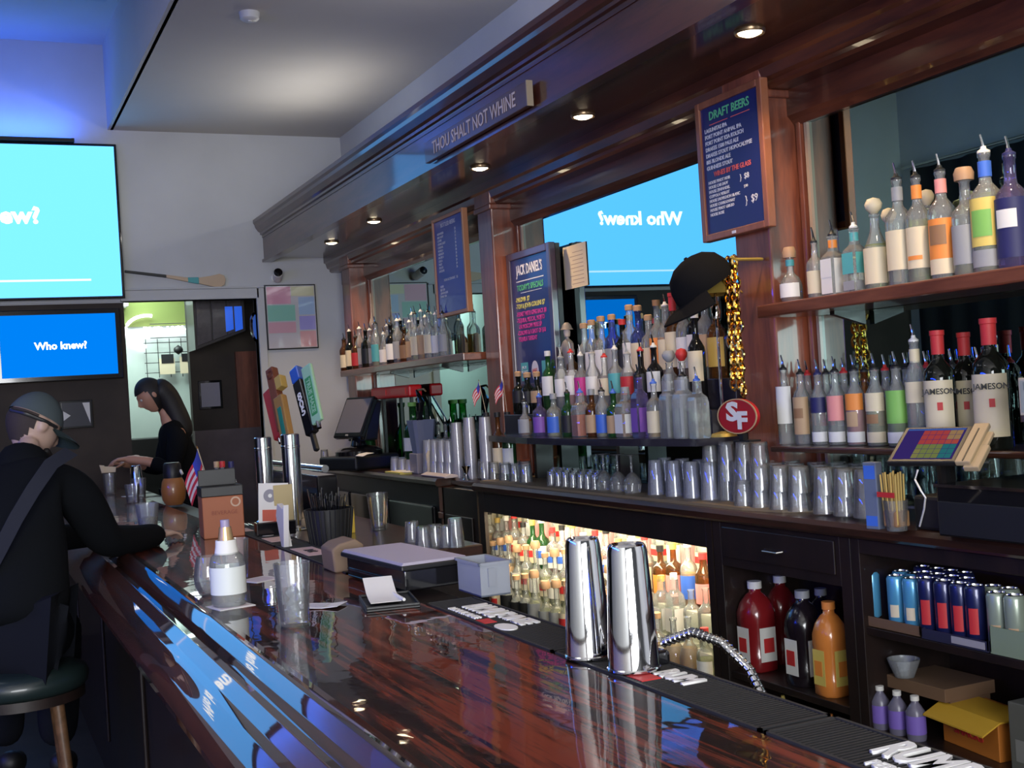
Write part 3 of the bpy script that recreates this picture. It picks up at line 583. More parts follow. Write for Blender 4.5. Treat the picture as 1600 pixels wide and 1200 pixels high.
# gold chain hanging from the column
t = thing('gold_chain', 'thick gold link chain hanging over a hook beside black cap', 'chain', (2.60, 3.675, 1.98))
MB().tube([(0.12, -0.02, 0.03), (0.0, -0.02, 0.03), (-0.02, -0.02, 0.04)], 0.006).build('hook', M_brass, t)
n = 0
lk = MB().torus(0.019, 0.0065, Matrix.Diagonal((0.78, 1.15, 1, 1)), 14, 6).mesh('link', M_gold, True)
for side, yy, L in (('a', -0.012, 19), ('b', 0.028, 18)):
    for k in range(L):
        z = 0.022 - k * 0.0262
        o = bpy.data.objects.new('link', lk); COL.objects.link(o); o.parent = t
        o.matrix_basis = Matrix.Translation((-0.004 * (k % 3), yy + 0.006 * math.sin(k * 1.3), z)) @ Matrix.Rotation(R(90) * (k % 2) + R(20), 4, 'Z') @ Matrix.Rotation(R(90), 4, 'X') 
# lamp shade + black cap
t = thing('brass_desk_lamp', 'small lamp with golden conical shade under the black cap', 'lamp', (2.60, 3.80, 1.36))
MB().lathe([(0.028, 0.63), (0.105, 0.535), (0.102, 0.535), (0.026, 0.625)], n=28).build('shade', M_brass, t, smooth=True)
MB().tube([(0, 0, 0.01), (0, 0, 0.62)], 0.006).build('stem', M_chrome, t); MB().lathe([(0, 0), (0.05, 0), (0.045, 0.012), (0.01, 0.02), (0, 0.02)], n=20).build('base', M_brass, t, smooth=True)
MB().lathe([(0, 0.44), (0.014, 0.445), (0.018, 0.47), (0.01, 0.50), (0, 0.50)], n=14).build('socket', M_chrome, t, smooth=True)
t = thing('baseball_cap', 'black baseball cap hung over the brass lamp beside the gold chain', 'cap', tuple(hit(1100, 446, 0, 2.52)))
up_, lf_ = -ROWY, -ROWX; az_ = (up_ * .82 + lf_ * .57).normalized(); ay_ = -(lf_ * .82 - up_ * .57); ay_ = (ay_ - az_ * ay_.dot(az_)).normalized(); ax_ = ay_.cross(az_)
t.rotation_euler = Matrix((ax_, ay_, az_)).transposed().to_euler()
M_capk = P('black_cap_cloth', (0.007, 0.007, 0.008), 0.95, spec=.08, bump=0.2, bscale=200)
MB().lathe([(0.105, -0.02), (0.108, 0.0), (0.104, 0.04), (0.088, 0.08), (0.055, 0.108), (0.02, 0.118), (0, 0.119)], n=24, sy=1.15).build('crown', M_capk, t, smooth=True)
bv = []
nb = 14
mb = MB()
for sgn, zz in ((0, 0.0), (1, 0.006)):
    for i in range(nb + 1):
        a = R(180 + 10 + 160 * i / nb)
        for r_, dz in ((0.104, 0.0), (0.155, -0.010), (0.19, -0.028)):
            k_ = 1.0 if r_ < 0.11 else 0.78 + 0.22 * math.sin(math.pi * i / nb)
            bv.append((r_ * k_ * math.cos(a), r_ * k_ * 1.1 * math.sin(a) , -0.018 + dz + zz - 0.03 * math.cos(a) ** 2 * (r_ > 0.11)))
F = []
for s_ in (0, 1):
    b0 = s_ * (nb + 1) * 3
    for i in range(nb):
        for j in range(2): F.append((b0 + i * 3 + j, b0 + (i + 1) * 3 + j, b0 + (i + 1) * 3 + j + 1, b0 + i * 3 + j + 1))
b1 = (nb + 1) * 3
for i in range(nb): F.append((i * 3 + 2, (i + 1) * 3 + 2, b1 + (i + 1) * 3 + 2, b1 + i * 3 + 2))
mb.add(bv, F).build('brim', M_capk, t, smooth=True)
MB().lathe([(0, 0.118), (0.008, 0.118), (0.006, 0.124), (0, 0.125)], n=10).build('button', M_capk, t)

# far wall things
t = thing('price_poster', 'framed poster of pastel coloured price blocks on the pale far wall', 'poster', (2.408, YW - 0.005, 2.03))
MB().box(-0.205, 0.205, -0.022, 0, 0, 0.512).build('frame', M_black, t, bevel=0.003)
MB().box(-0.195, 0.195, -0.0235, -0.022, 0.01, 0.502).build('sheet', P('pale_sheet', (0.62, 0.60, 0.60), 0.35, coat=0.8), t)
for (a, b, c, d, n_, cc) in [(-0.19, 0.0, 0.36, 0.495, 'pink', (0.78, 0.38, 0.48)), (-0.19, 0.03, 0.225, 0.35, 'mint', (0.28, 0.62, 0.48)), (-0.19, 0.03, 0.13, 0.215, 'rose', (0.75, 0.42, 0.48)), (0.005, 0.19, 0.42, 0.495, 'lemon', (0.72, 0.70, 0.42)),
                             (0.06, 0.19, 0.27, 0.41, 'sky', (0.42, 0.58, 0.80)), (0.06, 0.19, 0.15, 0.26, 'lilac', (0.42, 0.38, 0.78)), (0.06, 0.19, 0.015, 0.14, 'coral', (0.80, 0.42, 0.42)), (-0.19, 0.05, 0.015, 0.12, 'grey', (0.66, 0.62, 0.64))]:
    MB().box(a, b, -0.0245, -0.0235, c, d).build('colour_block', P('poster_' + n_, cc, 0.35, coat=0.8), t)
t = thing('security_camera', 'white bullet security camera with black lens above the pastel poster', 'camera', (2.30, YW, 2.60))
MB().lathe([(0, 0), (0.035, 0), (0.035, 0.015), (0.012, 0.02), (0.012, 0.05), (0, 0.05)], n=18).build('mount', M_white, t, smooth=True).matrix_basis = Matrix.Rotation(R(90), 4, 'X')
o = MB().lathe([(0, -0.05), (0.034, -0.05), (0.036, 0.0), (0.036, 0.08), (0.030, 0.085)], n=20).build('body', M_white, t, smooth=True); o.matrix_basis = Matrix.Translation((0.0, -0.09, 0)) @ Matrix.Rotation(R(75), 4, 'X') @ Matrix.Rotation(R(-10), 4, 'Y')
o = MB().lathe([(0, 0.082), (0.033, 0.082), (0.034, 0.09), (0, 0.10)], n=20).build('lens', M_blackg, t, smooth=True); o.matrix_basis = Matrix.Translation((0.0, -0.09, 0)) @ Matrix.Rotation(R(75), 4, 'X') @ Matrix.Rotation(R(-10), 4, 'Y')
t = thing('hurley_stick', 'wooden hurling stick with black grip and teal band on the far wall', 'stick', (1.16, YW - 0.03, 2.664))
def flat(pts, mat, nm): MB().prism(pts, 1, -0.012, 0.012).build(nm, mat, t, bevel=0.003)
flat([(0, 0.008), (0.30, -0.031), (0.30, -0.053), (0, -0.010)], M_black, 'grip')
flat([(0.30, -0.031), (0.46, -0.056), (0.46, -0.088), (0.30, -0.053)], P('ash_wood', (0.62, 0.46, 0.30), 0.5), 'shaft')
flat([(0.46, -0.054), (0.54, -0.054), (0.54, -0.105), (0.46, -0.090)], ink('teal'), 'band')
flat([(0.54, -0.058), (0.63, -0.045), (0.70, -0.030), (0.735, -0.045), (0.745, -0.075), (0.735, -0.115), (0.70, -0.135), (0.64, -0.128), (0.54, -0.102)], P('ash_wood', (0.62, 0.46, 0.30), 0.5), 'blade')
t = thing('wall_mirror', 'small framed picture with painted bright reflection on the dark wall under television', 'picture', (0.76, YW - 0.013, 1.515))
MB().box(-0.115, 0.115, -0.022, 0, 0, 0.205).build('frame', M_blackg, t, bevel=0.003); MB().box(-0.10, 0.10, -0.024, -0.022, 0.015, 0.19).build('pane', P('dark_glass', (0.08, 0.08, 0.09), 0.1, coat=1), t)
MB().prism([(0.045, 0.185), (0.095, 0.185), (0.095, 0.03)], 1, -0.0250, -0.024).prism([(-0.09, 0.06), (-0.09, 0.13), (-0.04, 0.095)], 1, -0.0250, -0.024).buildsep('painted_glint', M_white, t)  # reflection in the pane painted as white shapes

# back room things
t = thing('neon_sign', 'glowing white neon beer sign reading BUD LIGHT in the back room', 'neon sign', (1.90, 12.42, 2.42))
M_neon = E('neon_tube', (0.92, 0.90, 1.0), 5.0)
arc_ = [(-0.12 + 0.21 * math.cos(a), 0, 0.0 + 0.155 * math.sin(a)) for a in [R(75 + i * 10) for i in range(20)]]
MB().tube([(p[0] - 0.06, p[1], p[2]) for p in arc_], 0.016).build('neon_swoosh', M_neon, t)
text('BUD LIGHT', 0.098, M_neon, (0.03, -0.01, 0.0), '-y', t, 'neon_lettering', bold=0.004, ext=0.006)
MB().tube([(-0.15, 0.03, -0.07), (0.3, 0.03, -0.07)], 0.004).tube([(-0.15, 0.03, 0.07), (0.3, 0.03, 0.07)], 0.004).build('frame', M_black, t)
t = thing('window_poster', 'black wire grid with cream football pictures under the neon sign', 'poster', (1.92, 12.44, 1.98))
for k in range(5): MB().tube([(-0.22 + k * 0.115, 0, -0.03), (-0.22 + k * 0.115, 0, 0.36)], 0.004, 5).build('wire', M_black, t)
for k in range(4): MB().tube([(-0.24, 0, 0.02 + k * 0.10), (0.25, 0, 0.02 + k * 0.10)], 0.004, 5).build('wire', M_black, t)
MB().box(-0.10, 0.05, -0.02, -0.012, 0.0, 0.16).box(0.10, 0.23, -0.02, -0.012, 0.0, 0.17).buildsep('picture_card', M_cream, t)
MB().box(-0.08, 0.04, -0.024, -0.02, 0.11, 0.2).box(0.12, 0.21, -0.024, -0.02, 0.12, 0.2).buildsep('helmet', M_black, t)
MB().lathe([(0, -0.05), (0.03, -0.02), (0.034, 0.0), (0.03, 0.02), (0, 0.05)], (0.09, -0.03, 0.24), 14, sx=1.4).build('football', M_black, t, smooth=True)
t = thing('black_cabinet', 'black waist-high cabinet standing in the back room behind bartender', 'cabinet', (1.6, 12.2, 0))
MB().box(-0.5, 0.50, -0.25, 0.25, 0, 1.36).build('body', M_black, t, bevel=0.01); MB().box(-0.40, 0.45, -0.26, -0.25, 1.10, 1.13).build('pale_strip', M_steel, t)
t = thing('white_speaker', 'white box on the back room ceiling edge behind the television', 'speaker', (1.42, 12.39, 2.66))
MB().box(-0.12, 0.12, -0.1, 0.1, 0, 0.12).build('box', M_white, t, bevel=0.01); MB().box(-0.10, 0.10, -0.104, -0.1, 0.02, 0.10).build('grille', P('grey_grille', (0.4, 0.4, 0.4), 0.6), t)
t = thing('wall_cabinet', 'dark hanging wooden cabinet with blue-lit glass doors in the back room', 'cabinet', (2.0, 9.85, 2.16))
T0 = [(-0.27, -0.08), (0.14, 0.06), (0.14, 0.36), (-0.27, 0.36)]
MB().prism(T0, 1, 0, 0.32).build('body', M_dark, t)
for k in range(3):
    a = -0.25 + k * 0.125
    MB().prism([(a, -0.05 + k * 0.042), (a + 0.115, -0.012 + k * 0.042), (a + 0.115, 0.34), (a, 0.34)], 1, -0.012, 0).build('door', wood('cabinet_oak', (0.06, 0.045, 0.05), (0.04, 0.03, 0.035), 0.4), t, bevel=0.003)
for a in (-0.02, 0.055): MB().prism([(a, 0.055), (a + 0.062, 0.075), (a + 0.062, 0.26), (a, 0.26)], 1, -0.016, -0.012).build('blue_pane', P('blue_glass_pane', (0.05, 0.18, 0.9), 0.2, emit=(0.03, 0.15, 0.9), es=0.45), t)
t = thing('framed_notice', 'framed grey notice on the dark back room wall', 'notice', (1.945, 10.5, 1.60))
MB().box(-0.10, 0.10, -0.02, 0, 0, 0.245).build('frame', M_blackg, t, bevel=0.003); MB().box(-0.08, 0.08, -0.022, -0.02, 0.02, 0.225).build('sheet', P('grey_sheet', (0.30, 0.28, 0.34), 0.6), t)
t = thing('oval_bar_sign', 'blue-lit oval projecting sign at the right edge of the opening', 'sign', (2.12, 9.46, 2.22))
o = MB().lathe([(0, 0), (0.10, 0), (0.11, 0.01), (0.10, 0.02), (0, 0.02)], n=28).build('disc', P('blue_sign_face', (0.25, 0.45, 0.95), 0.25, emit=(0.05, 0.2, 1.0), es=0.25), t, smooth=True); o.matrix_basis = Matrix.Rotation(R(62), 4, 'Z') @ Matrix.Rotation(R(90), 4, 'X')
o = MB().lathe([(0.098, -0.002), (0.115, 0.01), (0.098, 0.022)], n=28).build('rim', M_steel, t, smooth=True); o.matrix_basis = Matrix.Rotation(R(62), 4, 'Z') @ Matrix.Rotation(R(90), 4, 'X')
struct(MB().box(2.17, 2.50, 10.44, 10.49, 0.9, 2.08).build('door_1', M_wood))

# ================================================================== BOTTLES
def prof(kind, Rb, H):
    if kind == 'std':   # spirit bottle, rounded shoulder
        return [(0, 0), (Rb * .92, 0), (Rb, .02 * H), (Rb, .60 * H), (Rb * .93, .66 * H), (Rb * .62, .715 * H), (Rb * .40, .75 * H), (Rb * .36, .80 * H), (Rb * .34, .96 * H), (Rb * .40, .97 * H), (Rb * .40, H), (0, H)]
    if kind == 'slim':
        return [(0, 0), (Rb * .9, 0), (Rb, .015 * H), (Rb, .66 * H), (Rb * .85, .72 * H), (Rb * .5, .80 * H), (Rb * .42, .86 * H), (Rb * .40, .97 * H), (Rb * .46, .98 * H), (Rb * .46, H), (0, H)]
    if kind == 'wine':
        return [(0, 0), (Rb * .95, 0), (Rb, .01 * H), (Rb, .58 * H), (Rb * .9, .64 * H), (Rb * .5, .70 * H), (Rb * .38, .75 * H), (Rb * .37, .97 * H), (Rb * .42, .975 * H), (Rb * .42, H), (0, H)]
    if kind == 'bell':  # long tapering shoulder
        return [(0, 0), (Rb * .93, 0), (Rb, .02 * H), (Rb * 1.0, .45 * H), (Rb * .92, .55 * H), (Rb * .70, .65 * H), (Rb * .48, .74 * H), (Rb * .36, .82 * H), (Rb * .34, .96 * H), (Rb * .42, .97 * H), (Rb * .42, H), (0, H)]
    if kind == 'orb':   # squat round decanter
        return [(0, 0), (Rb * .75, 0), (Rb * .95, .08 * H), (Rb, .22 * H), (Rb * .97, .40 * H), (Rb * .75, .54 * H), (Rb * .42, .62 * H), (Rb * .30, .68 * H), (Rb * .29, .95 * H), (Rb * .36, .96 * H), (Rb * .36, H), (0, H)]
    if kind == 'flask':
        return [(0, 0), (Rb * .9, 0), (Rb, .03 * H), (Rb, .62 * H), (Rb * .85, .72 * H), (Rb * .45, .78 * H), (Rb * .40, .82 * H), (Rb * .38, H), (0, H)]
def bottle(loc, lb, kind='std', H=0.30, Rb=0.038, glass='clear', liq=None, lvl=0.5, label=None, lz=(0.12, 0.5), accent=None, az=None, strip=None, neck=None, top='pourer', topc='black',
           square=False, group=None, cat='bottle', rz=0.0, words_=None, name='liquor_bottle', fs=0.02):
    t = thing(name, lb, cat, loc, rz, group)
    pr = prof(kind, Rb, H); g = GLASSN[glass]
    mk = (lambda mb, p_: mb.sqlathe([(r_ * (0.93 if r_ > Rb * .6 else 1), z_) for r_, z_ in p_], bev=0.22)) if square else (lambda mb, p_: mb.lathe(p_, n=18))
    mk(MB(), pr).build('glass_body', g, t, smooth=(30 if square else 50))
    if liq:
        lp = [(0, 0.006)]
        for r_, z_ in pr[1:]:
            z2 = max(z_, 0.006)
            if z2 > lvl * H: break
            lp.append((r_ * .93, z2))
        ra = lp[-1][0]; lp += [(ra, lvl * H), (0, lvl * H)]
        mk(MB(), lp).build('liquid', LIQ[liq], t, smooth=(30 if square else 50))
    a0, a1 = R(180 - 62), R(180 + 95)
    def band(z0, z1, mat, nm, rr=1.012, a=a0, b=a1):
        if square:
            q = Rb * .93 * rr + 0.0006
            return MB().box(-q - .0006, -q, -q * .8, q * .8, z0 * H, z1 * H).box(-q * .8, q * .8, -q - .0006, -q, z0 * H, z1 * H).build(nm, mat, t)
        return MB().lathe([(Rb * rr + .0003, z0 * H), (Rb * rr + .0003, z1 * H)], n=10, a0=a, a1=b).build(nm, mat, t, smooth=True)
    if label: band(lz[0], lz[1], ink(label), 'label')
    if accent:
        z0, z1 = az or (lz[0] + (lz[1] - lz[0]) * .35, lz[0] + (lz[1] - lz[0]) * .75)
        band(z0, z1, ink(accent), 'label_print', 1.03, R(180 - 20), R(180 + 55))
    if strip: band(0.05, 0.19, ink(strip), 'price_strip', 1.02)
    if words_:
        a = R(180 + 42); q = Rb * 1.06
        o = text(words_, fs, ink('black'), (q * math.cos(a), q * math.sin(a), (lz[0] + (lz[1] - lz[0]) * .8) * H), '-x', t, 'label_lettering', bold=0.0004, sx=0.9)
        o.matrix_basis = Matrix.Translation((q * math.cos(a), q * math.sin(a), (lz[0] + (lz[1] - lz[0]) * .8) * H)) @ Matrix.Rotation(R(42), 4, 'Z') @ FACE['-x'].to_4x4() @ Matrix.Diagonal((.95, 1, 1, 1))
    rn = pr[-2][0]
    if neck: MB().lathe([(rn * .98 + .0012, .80 * H), (rn * .98 + .0012, .93 * H)], n=12).build('neck_band', ink(neck), t, smooth=True)
    if top == 'pourer':
        MB().lathe([(0, H), (rn * 1.02, H), (rn * 1.02, H + .006), (rn * .5, H + .012), (rn * .4, H + .02), (0, H + .02)], n=12).build('pourer_collar', ink(topc), t, smooth=True)
        MB().tube([(0, 0, H + .015), (0, 0.002, H + .03), (-.003, .006, H + .055)], [.0045, .0036, .0028], 8).build('pourer_spout', M_chrome, t, smooth=True)
    elif top == 'cork': MB().lathe([(0, H), (rn * 1.25, H), (rn * 1.3, H + .022), (rn * .9, H + .026), (0, H + .027)], n=14).build('stopper', M_cork, t, smooth=True)
    elif top == 'wood': MB().lathe([(0, H - .004), (rn * 1.6, H - .004), (rn * 1.7, H + .018), (rn * 1.3, H + .034), (0, H + .036)], n=16).build('stopper', P('turned_wood_cap', (.42, .25, .14), .5), t, smooth=True)
    elif top == 'ball': MB().lathe([(0, H), (rn * .7, H + .002), (rn * 1.5, H + .018), (rn * 1.7, H + .032), (rn * 1.2, H + .048), (0, H + .054)], n=14).build('stopper', ink(topc), t, smooth=True)
    elif top == 'cap': MB().lathe([(0, H), (rn * 1.12, H - .012), (rn * 1.12, H + .014), (0, H + .015)], n=14).build('cap', ink(topc), t, smooth=True)
    elif top == 'foil': MB().lathe([(rn * 1.03, .80 * H), (rn * 1.06, .96 * H), (rn * 1.18, .965 * H), (rn * 1.18, H + .002), (0, H + .003)], n=14).build('foil_cap', ink(topc), t, smooth=True)
    return t
USED = set()
def uniq(s):
    assert s not in USED, s
    USED.add(s); return s

# --- upper right shelf
up = [ # px, H, R, kind, args, words
 (1238, .165, .040, 'orb', dict(liq='amber', lvl=.35, label='white', lz=(.12, .42), neck='teal', top='wood'), 'squat round tequila bottle with white oval label and wooden stopper'),
 (1277, .195, .030, 'std', dict(liq='water', label='cream', lz=(.1, .5), topc='black'), 'small clear bottle with cream patterned label and black pourer'),
 (1306, .205, .036, 'std', dict(liq='water', label='white', lz=(.15, .62), accent='white', strip='white', neck='orange', square=True), 'square clear bottle, white labels, orange neck ring'),
 (1340, .215, .035, 'std', dict(liq='water', label='teal', lz=(.30, .62), strip='grey', neck='teal', square=True, topc='white'), 'square clear bottle with teal label and turquoise neck'),
 (1373, .245, .040, 'bell', dict(liq='pale', lvl=.6, label='cream', lz=(.08, .55), top='ball', topc='cream'), 'pale green tequila bottle with white ball stopper'),
 (1411, .335, .042, 'std', dict(liq='water', lvl=.62, label='cream', lz=(.15, .52), neck='grey'), 'tall fluted bottle with cream side label'),
 (1441, .325, .038, 'std', dict(liq='pale', lvl=.6, label='cream', lz=(.14, .53), accent='orange', az=(.22, .26), neck='orange'), 'clear bottle with cream label and orange neck band'),
 (1479, .325, .042, 'std', dict(liq='water', label='orange', lz=(.18, .56), accent='brown', az=(.32, .50), strip='cream', neck='pink'), 'clear bottle with orange picture label'),
 (1516, .285, .043, 'std', dict(liq='pale', lvl=.45, label='grey', lz=(.12, .52), top='wood'), 'clear bottle with large rounded wooden stopper and pale label'),
 (1549, .345, .046, 'std', dict(liq='pale', lvl=.66, label='yellow', lz=(.22, .62), accent='green', az=(.30, .52), strip='grey', neck='blue', topc='white'), 'tallest clear bottle with yellow and green label'),
 (1588, .320, .046, 'std', dict(glass='violet', label='navy', lz=(.10, .62), accent='white', az=(.36, .52), topc='navy'), 'violet bottle with navy label printed with white bird'),
]
for i, (px, H, Rb, k, kw, lb) in enumerate(up):
    y = ypx(px, 2.70, 1.83)
    bottle((2.70, y, 1.83), uniq(lb + ', upper right shelf'), k, H, Rb, group='bottles on the upper right shelf', **kw)
for i, (px, H, lb) in enumerate([(1456, .25, 'white ball-stoppered bottle standing behind, upper right shelf'), (1396, .22, 'slim clear bottle standing behind fluted bottle, upper right shelf')]):
    bottle((2.80, ypx(px, 2.80, 1.83), 1.83), uniq(lb), 'bell', H, .036, label='cream', top='ball', topc='cream', group='bottles on the upper right shelf')
# --- lower right shelf
lo = [
 (1231, .270, .031, dict(liq='water', label='white', lz=(.28, .78)), 'slim clear bottle with long white label beside the mahogany column'),
 (1257, .250, .031, dict(label='tan', lz=(.15, .68), accent='brown', az=(.38, .52)), 'clear bottle with tan label and dark round spot'),
 (1284, .245, .030, dict(liq='water', label='navy', lz=(.46, .68), strip='white', topc='navy'), 'clear bottle with navy label above white price strip'),
 (1311, .250, .032, dict(liq='water', label='pink', lz=(.34, .68), strip='white'), 'clear vodka bottle with salmon pink label'),
 (1341, .250, .033, dict(liq='pink', lvl=.6, label='orange', lz=(.48, .70), accent='tan', az=(.26, .46), strip='white'), 'vodka bottle with bright orange label and red liquid'),
 (1373, .250, .034, dict(liq='pale', lvl=.5, label='cream', lz=(.46, .70), accent='brown', az=(.30, .42), strip='cream'), 'vodka bottle with cream label and brown print'),
 (1407, .250, .036, dict(liq='green', lvl=.68, label='green', lz=(.30, .72), strip='white'), 'vodka bottle with lime green label'),
 (1438, .330, .034, dict(liq='water', label='cream', lz=(.42, .62), neck='cream', topc='white'), 'tall clear bottle with cream neck and torn cream label'),
]
for i, (px, H, Rb, kw, lb) in enumerate(lo):
    bottle((2.72, ypx(px, 2.72, 1.325), 1.325), uniq(lb + ', lower right shelf'), 'slim' if i else 'bell', H, Rb, group='bottles on the lower right shelf', **kw)
for i, (px, H, Rb, X, lb, wd_) in enumerate([(1475, .355, .047, 2.70, 'large dark green whiskey bottle with red cap, leftmost of three', 'JAMESON'), (1516, .345, .044, 2.80, 'dark green whiskey bottle half hidden between two others', 'JAMESON'),
                                          (1556, .375, .052, 2.69, 'largest dark green whiskey bottle with red foil neck above the tablet', 'JAMESON')]):
    t = bottle((X, ypx(px, X, 1.325), 1.325), uniq(lb + ', lower right shelf'), 'std', H, Rb, 'dark green', label='cream', lz=(.10, .58), top='foil', topc='red', words_=wd_, fs=0.024, group='whiskey bottles on the lower right shelf')
    a = R(222); q = Rb * 1.04
    MB().box(-.0006, .0006, -.008, .008, -.012, .012).build('label_print', ink('red'), t).matrix_basis = Matrix.Translation((q * math.cos(a), q * math.sin(a), .36 * H)) @ Matrix.Rotation(R(42), 4, 'Z')
bk = [(1246, 'black', 'amber'), (1268, 'clear', None), (1297, 'clear', 'pale'), (1325, 'clear', None), (1357, 'amber', None), (1390, 'clear', 'gold'), (1423, 'clear', None), (1455, 'blue', None), (1495, 'clear', None), (1536, 'dark green', None)]
for i, (px, g, lq) in enumerate(bk):
    bottle((2.82, ypx(px, 2.82, 1.325), 1.325), uniq(f'{g} glass bottle with pourer, {ordw(i, len(bk))} in back row of lower right shelf'), 'slim', .245, .030, g, liq=lq, label=['white', 'pink', 'red', 'cream'][i % 4], lz=(.25, .55), topc=['black', 'red'][i % 2], group='back row bottles on the lower right shelf')
# --- left shelf
ls = [(540, 'slim', .24, 'amber', 'amber', 'cream'), (549, 'wine', .30, 'dark green', None, 'cream'), (558, 'std', .24, 'amber', 'amber', 'red'), (565, 'slim', .30, 'clear', 'water', 'grey'), (574, 'std', .27, 'dark green', None, 'black'), (581, 'slim', .27, 'clear', 'water', 'grey'),
      (590, 'slim', .30, 'clear', 'pale', 'teal'), (602, 'bell', .22, 'clear', 'water', 'white'), (613, 'std', .27, 'black', None, 'white'), (624, 'slim', .29, 'clear', None, 'grey'), (634, 'std', .22, 'amber', 'amber', 'brown'),
      (643, 'std', .26, 'clear', 'pale', 'tan'), (652, 'std', .30, 'clear', 'pale', 'cream'), (662, 'std', .31, 'clear', 'gold', 'tan'), (673, 'std', .29, 'clear', 'water', 'cream'), (684, 'std', .27, 'clear', 'water', 'white'), (695, 'bell', .26, 'clear', 'water', 'grey')]
for i, (px, k, H, g, lq, lc) in enumerate(ls):
    X = 2.68 + .03 * (i % 2)
    bottle((X, ypx(px, X, 1.82), 1.82), uniq(f'{g} glass bottle with {lc} label, {ordw(i, len(ls))} in front row of left shelf'), k, H, .037, g, liq=lq, label=lc, lz=(.12, .52), topc=['black', 'white'][i % 2], group='front row bottles on the left shelf')
for i, px in enumerate([546, 562, 586, 608, 629, 648, 668, 690]):
    if i == 2:
        t = bottle((2.81, ypx(px, 2.81, 1.82), 1.82), uniq('decanter with very long pointed glass spire stopper behind the left shelf row'), 'bell', .30, .036, 'clear', top='none', group='back row bottles on the left shelf')
        MB().lathe([(0, .30), (.012, .30), (.026, .325), (.018, .36), (.006, .40), (.003, .56), (0, .57)], n=14).build('spire_stopper', GL('spire_glass', (.9, .8, .75), .25), t, smooth=True)
        continue
    g = ['clear', 'amber', 'x', 'clear', 'dark green', 'clear', 'clear', 'clear'][i]
    bottle((2.82, ypx(px, 2.82, 1.82), 1.82), uniq(f'{g} glass bottle behind, {ordw(i, 8)} in back row of left shelf'), 'slim', .29 + .02 * (i % 3), .034, g, label=['white', 'tan', 'cream'][i % 3], topc='white', group='back row bottles on the left shelf')
# --- stepped display: rows
r1 = [(822, 'clear', 'amber', 'grey', .17, .036, 'orb'), (846, 'violet', None, 'violet', .19, .036, 'std'), (868, 'clear', 'pale', 'blue', .19, .036, 'std'), (890, 'green', None, 'black', .20, .034, 'std'), (910, 'clear', 'orange', None, .20, .040, 'flask'), (928, 'amber', 'amber', 'tan', .20, .033, 'std'),
      (944, 'clear', 'pale', 'blue', .20, .032, 'slim'), (962, 'green', 'green', 'tan', .19, .034, 'std'), (981, 'clear', 'amber', 'white', .20, .042, 'flask'), (1003, 'violet', None, 'violet', .25, .032, 'flask'), (1026, 'clear', 'gold', 'cream', .22, .034, 'std'), (1050, 'clear', 'water', None, .24, .038, 'flask'),
      (1072, 'frosted', 'water', None, .24, .040, 'flask'), (1094, 'clear', 'water', None, .22, .036, 'flask')]
for i, (px, g, lq, lc, H, Rb, k) in enumerate(r1):
    X = 2.55; y = ypx(px, X, 1.355)
    bottle((X, y, 1.355), uniq(f'{g} glass bottle with {lc or "no"} label, {ordw(i, len(r1))} on lowest display step'), k, H, Rb, g, liq=lq, lvl=.5, label=lc, lz=(.10, .50), square=(k == 'flask'), topc=['black', 'blue', 'grey'][i % 3], top=['pourer', 'pourer', 'cap'][i % 3], group='bottles on the lowest display step')
r2 = [(813, 'dark green', None, 'black', 'cork', .20), (827, 'dark green', None, 'black', 'cork', .19), (842, 'dark green', None, 'tan', 'cork', .19), (861, 'green', None, 'white', 'cap', .30), (881, 'clear', None, 'white', 'pourer', .27), (897, 'clear', 'pink', 'white', 'pourer', .29), (912, 'clear', 'red', 'magenta', 'pourer', .27), (930, 'clear', None, 'white', 'pourer', .27),
      (949, 'clear', None, 'cream', 'pourer', .25), (966, 'clear', 'pale', 'teal', 'pourer', .28), (985, 'clear', 'red', 'red', 'pourer', .25), (1006, 'black', None, 'black', 'pourer', .26), (1027, 'black', None, 'white', 'pourer', .27), (1050, 'clear', 'water', 'grey', 'ball', .20), (1070, 'clear', 'water', 'grey', 'ball', .20), (1094, 'black', None, 'cream', 'cap', .38)]
for i, (px, g, lq, lc, tp, H) in enumerate(r2):
    X = 2.69; y = ypx(px, X, 1.46)
    bottle((X, y, 1.46), uniq(f'{g} glass bottle with {lc} label, {ordw(i, len(r2))} on middle display step'), ['std', 'slim', 'wine'][i % 3], H, .036, g, liq=lq, lvl=.5, label=lc, lz=(.30, .62), topc=['white', 'grey', 'red'][i % 3], top=tp, group='bottles on the middle display step')
r3 = [(918, 'frosted', 'water', 'black', 'cork', .29), (930, 'clear', 'water', 'white', 'cork', .30), (945, 'clear', 'pink', 'white', 'cork', .31), (962, 'blue', 'water', 'grey', 'cork', .31), (978, 'dark green', None, 'black', 'cap', .29), (990, 'clear', 'gold', 'white', 'cork', .34), (1003, 'blue', None, 'cream', 'cork', .33), (1019, 'clear', 'amber', 'cream', 'cork', .28), (1033, 'clear', 'orange', 'orange', 'cap', .35),
      (1046, 'clear', 'amber', 'cream', 'pourer', .33), (1058, 'amber', 'amber', 'cream', 'foil', .38), (1075, 'clear', 'amber', 'white', 'wood', .33), (1092, 'black', None, 'white', 'ball', .34), (1108, 'clear', 'pale', 'tan', 'pourer', .33), (1124, 'amber', None, 'gold', 'cap', .30)]
for i, (px, g, lq, lc, tp, H) in enumerate(r3):
    X = 2.81; y = ypx(px, X, 1.58)
    bottle((X, y, 1.58), uniq(f'{g} glass bottle with {lc} label, {ordw(i, len(r3))} on top display step'), ['std', 'flask'][i % 2], H, .040, g, liq=lq, lvl=.5, label=lc, lz=(.16, .56), topc=['white', 'red', 'brown'][i % 3], top=tp, group='bottles on the top display step')
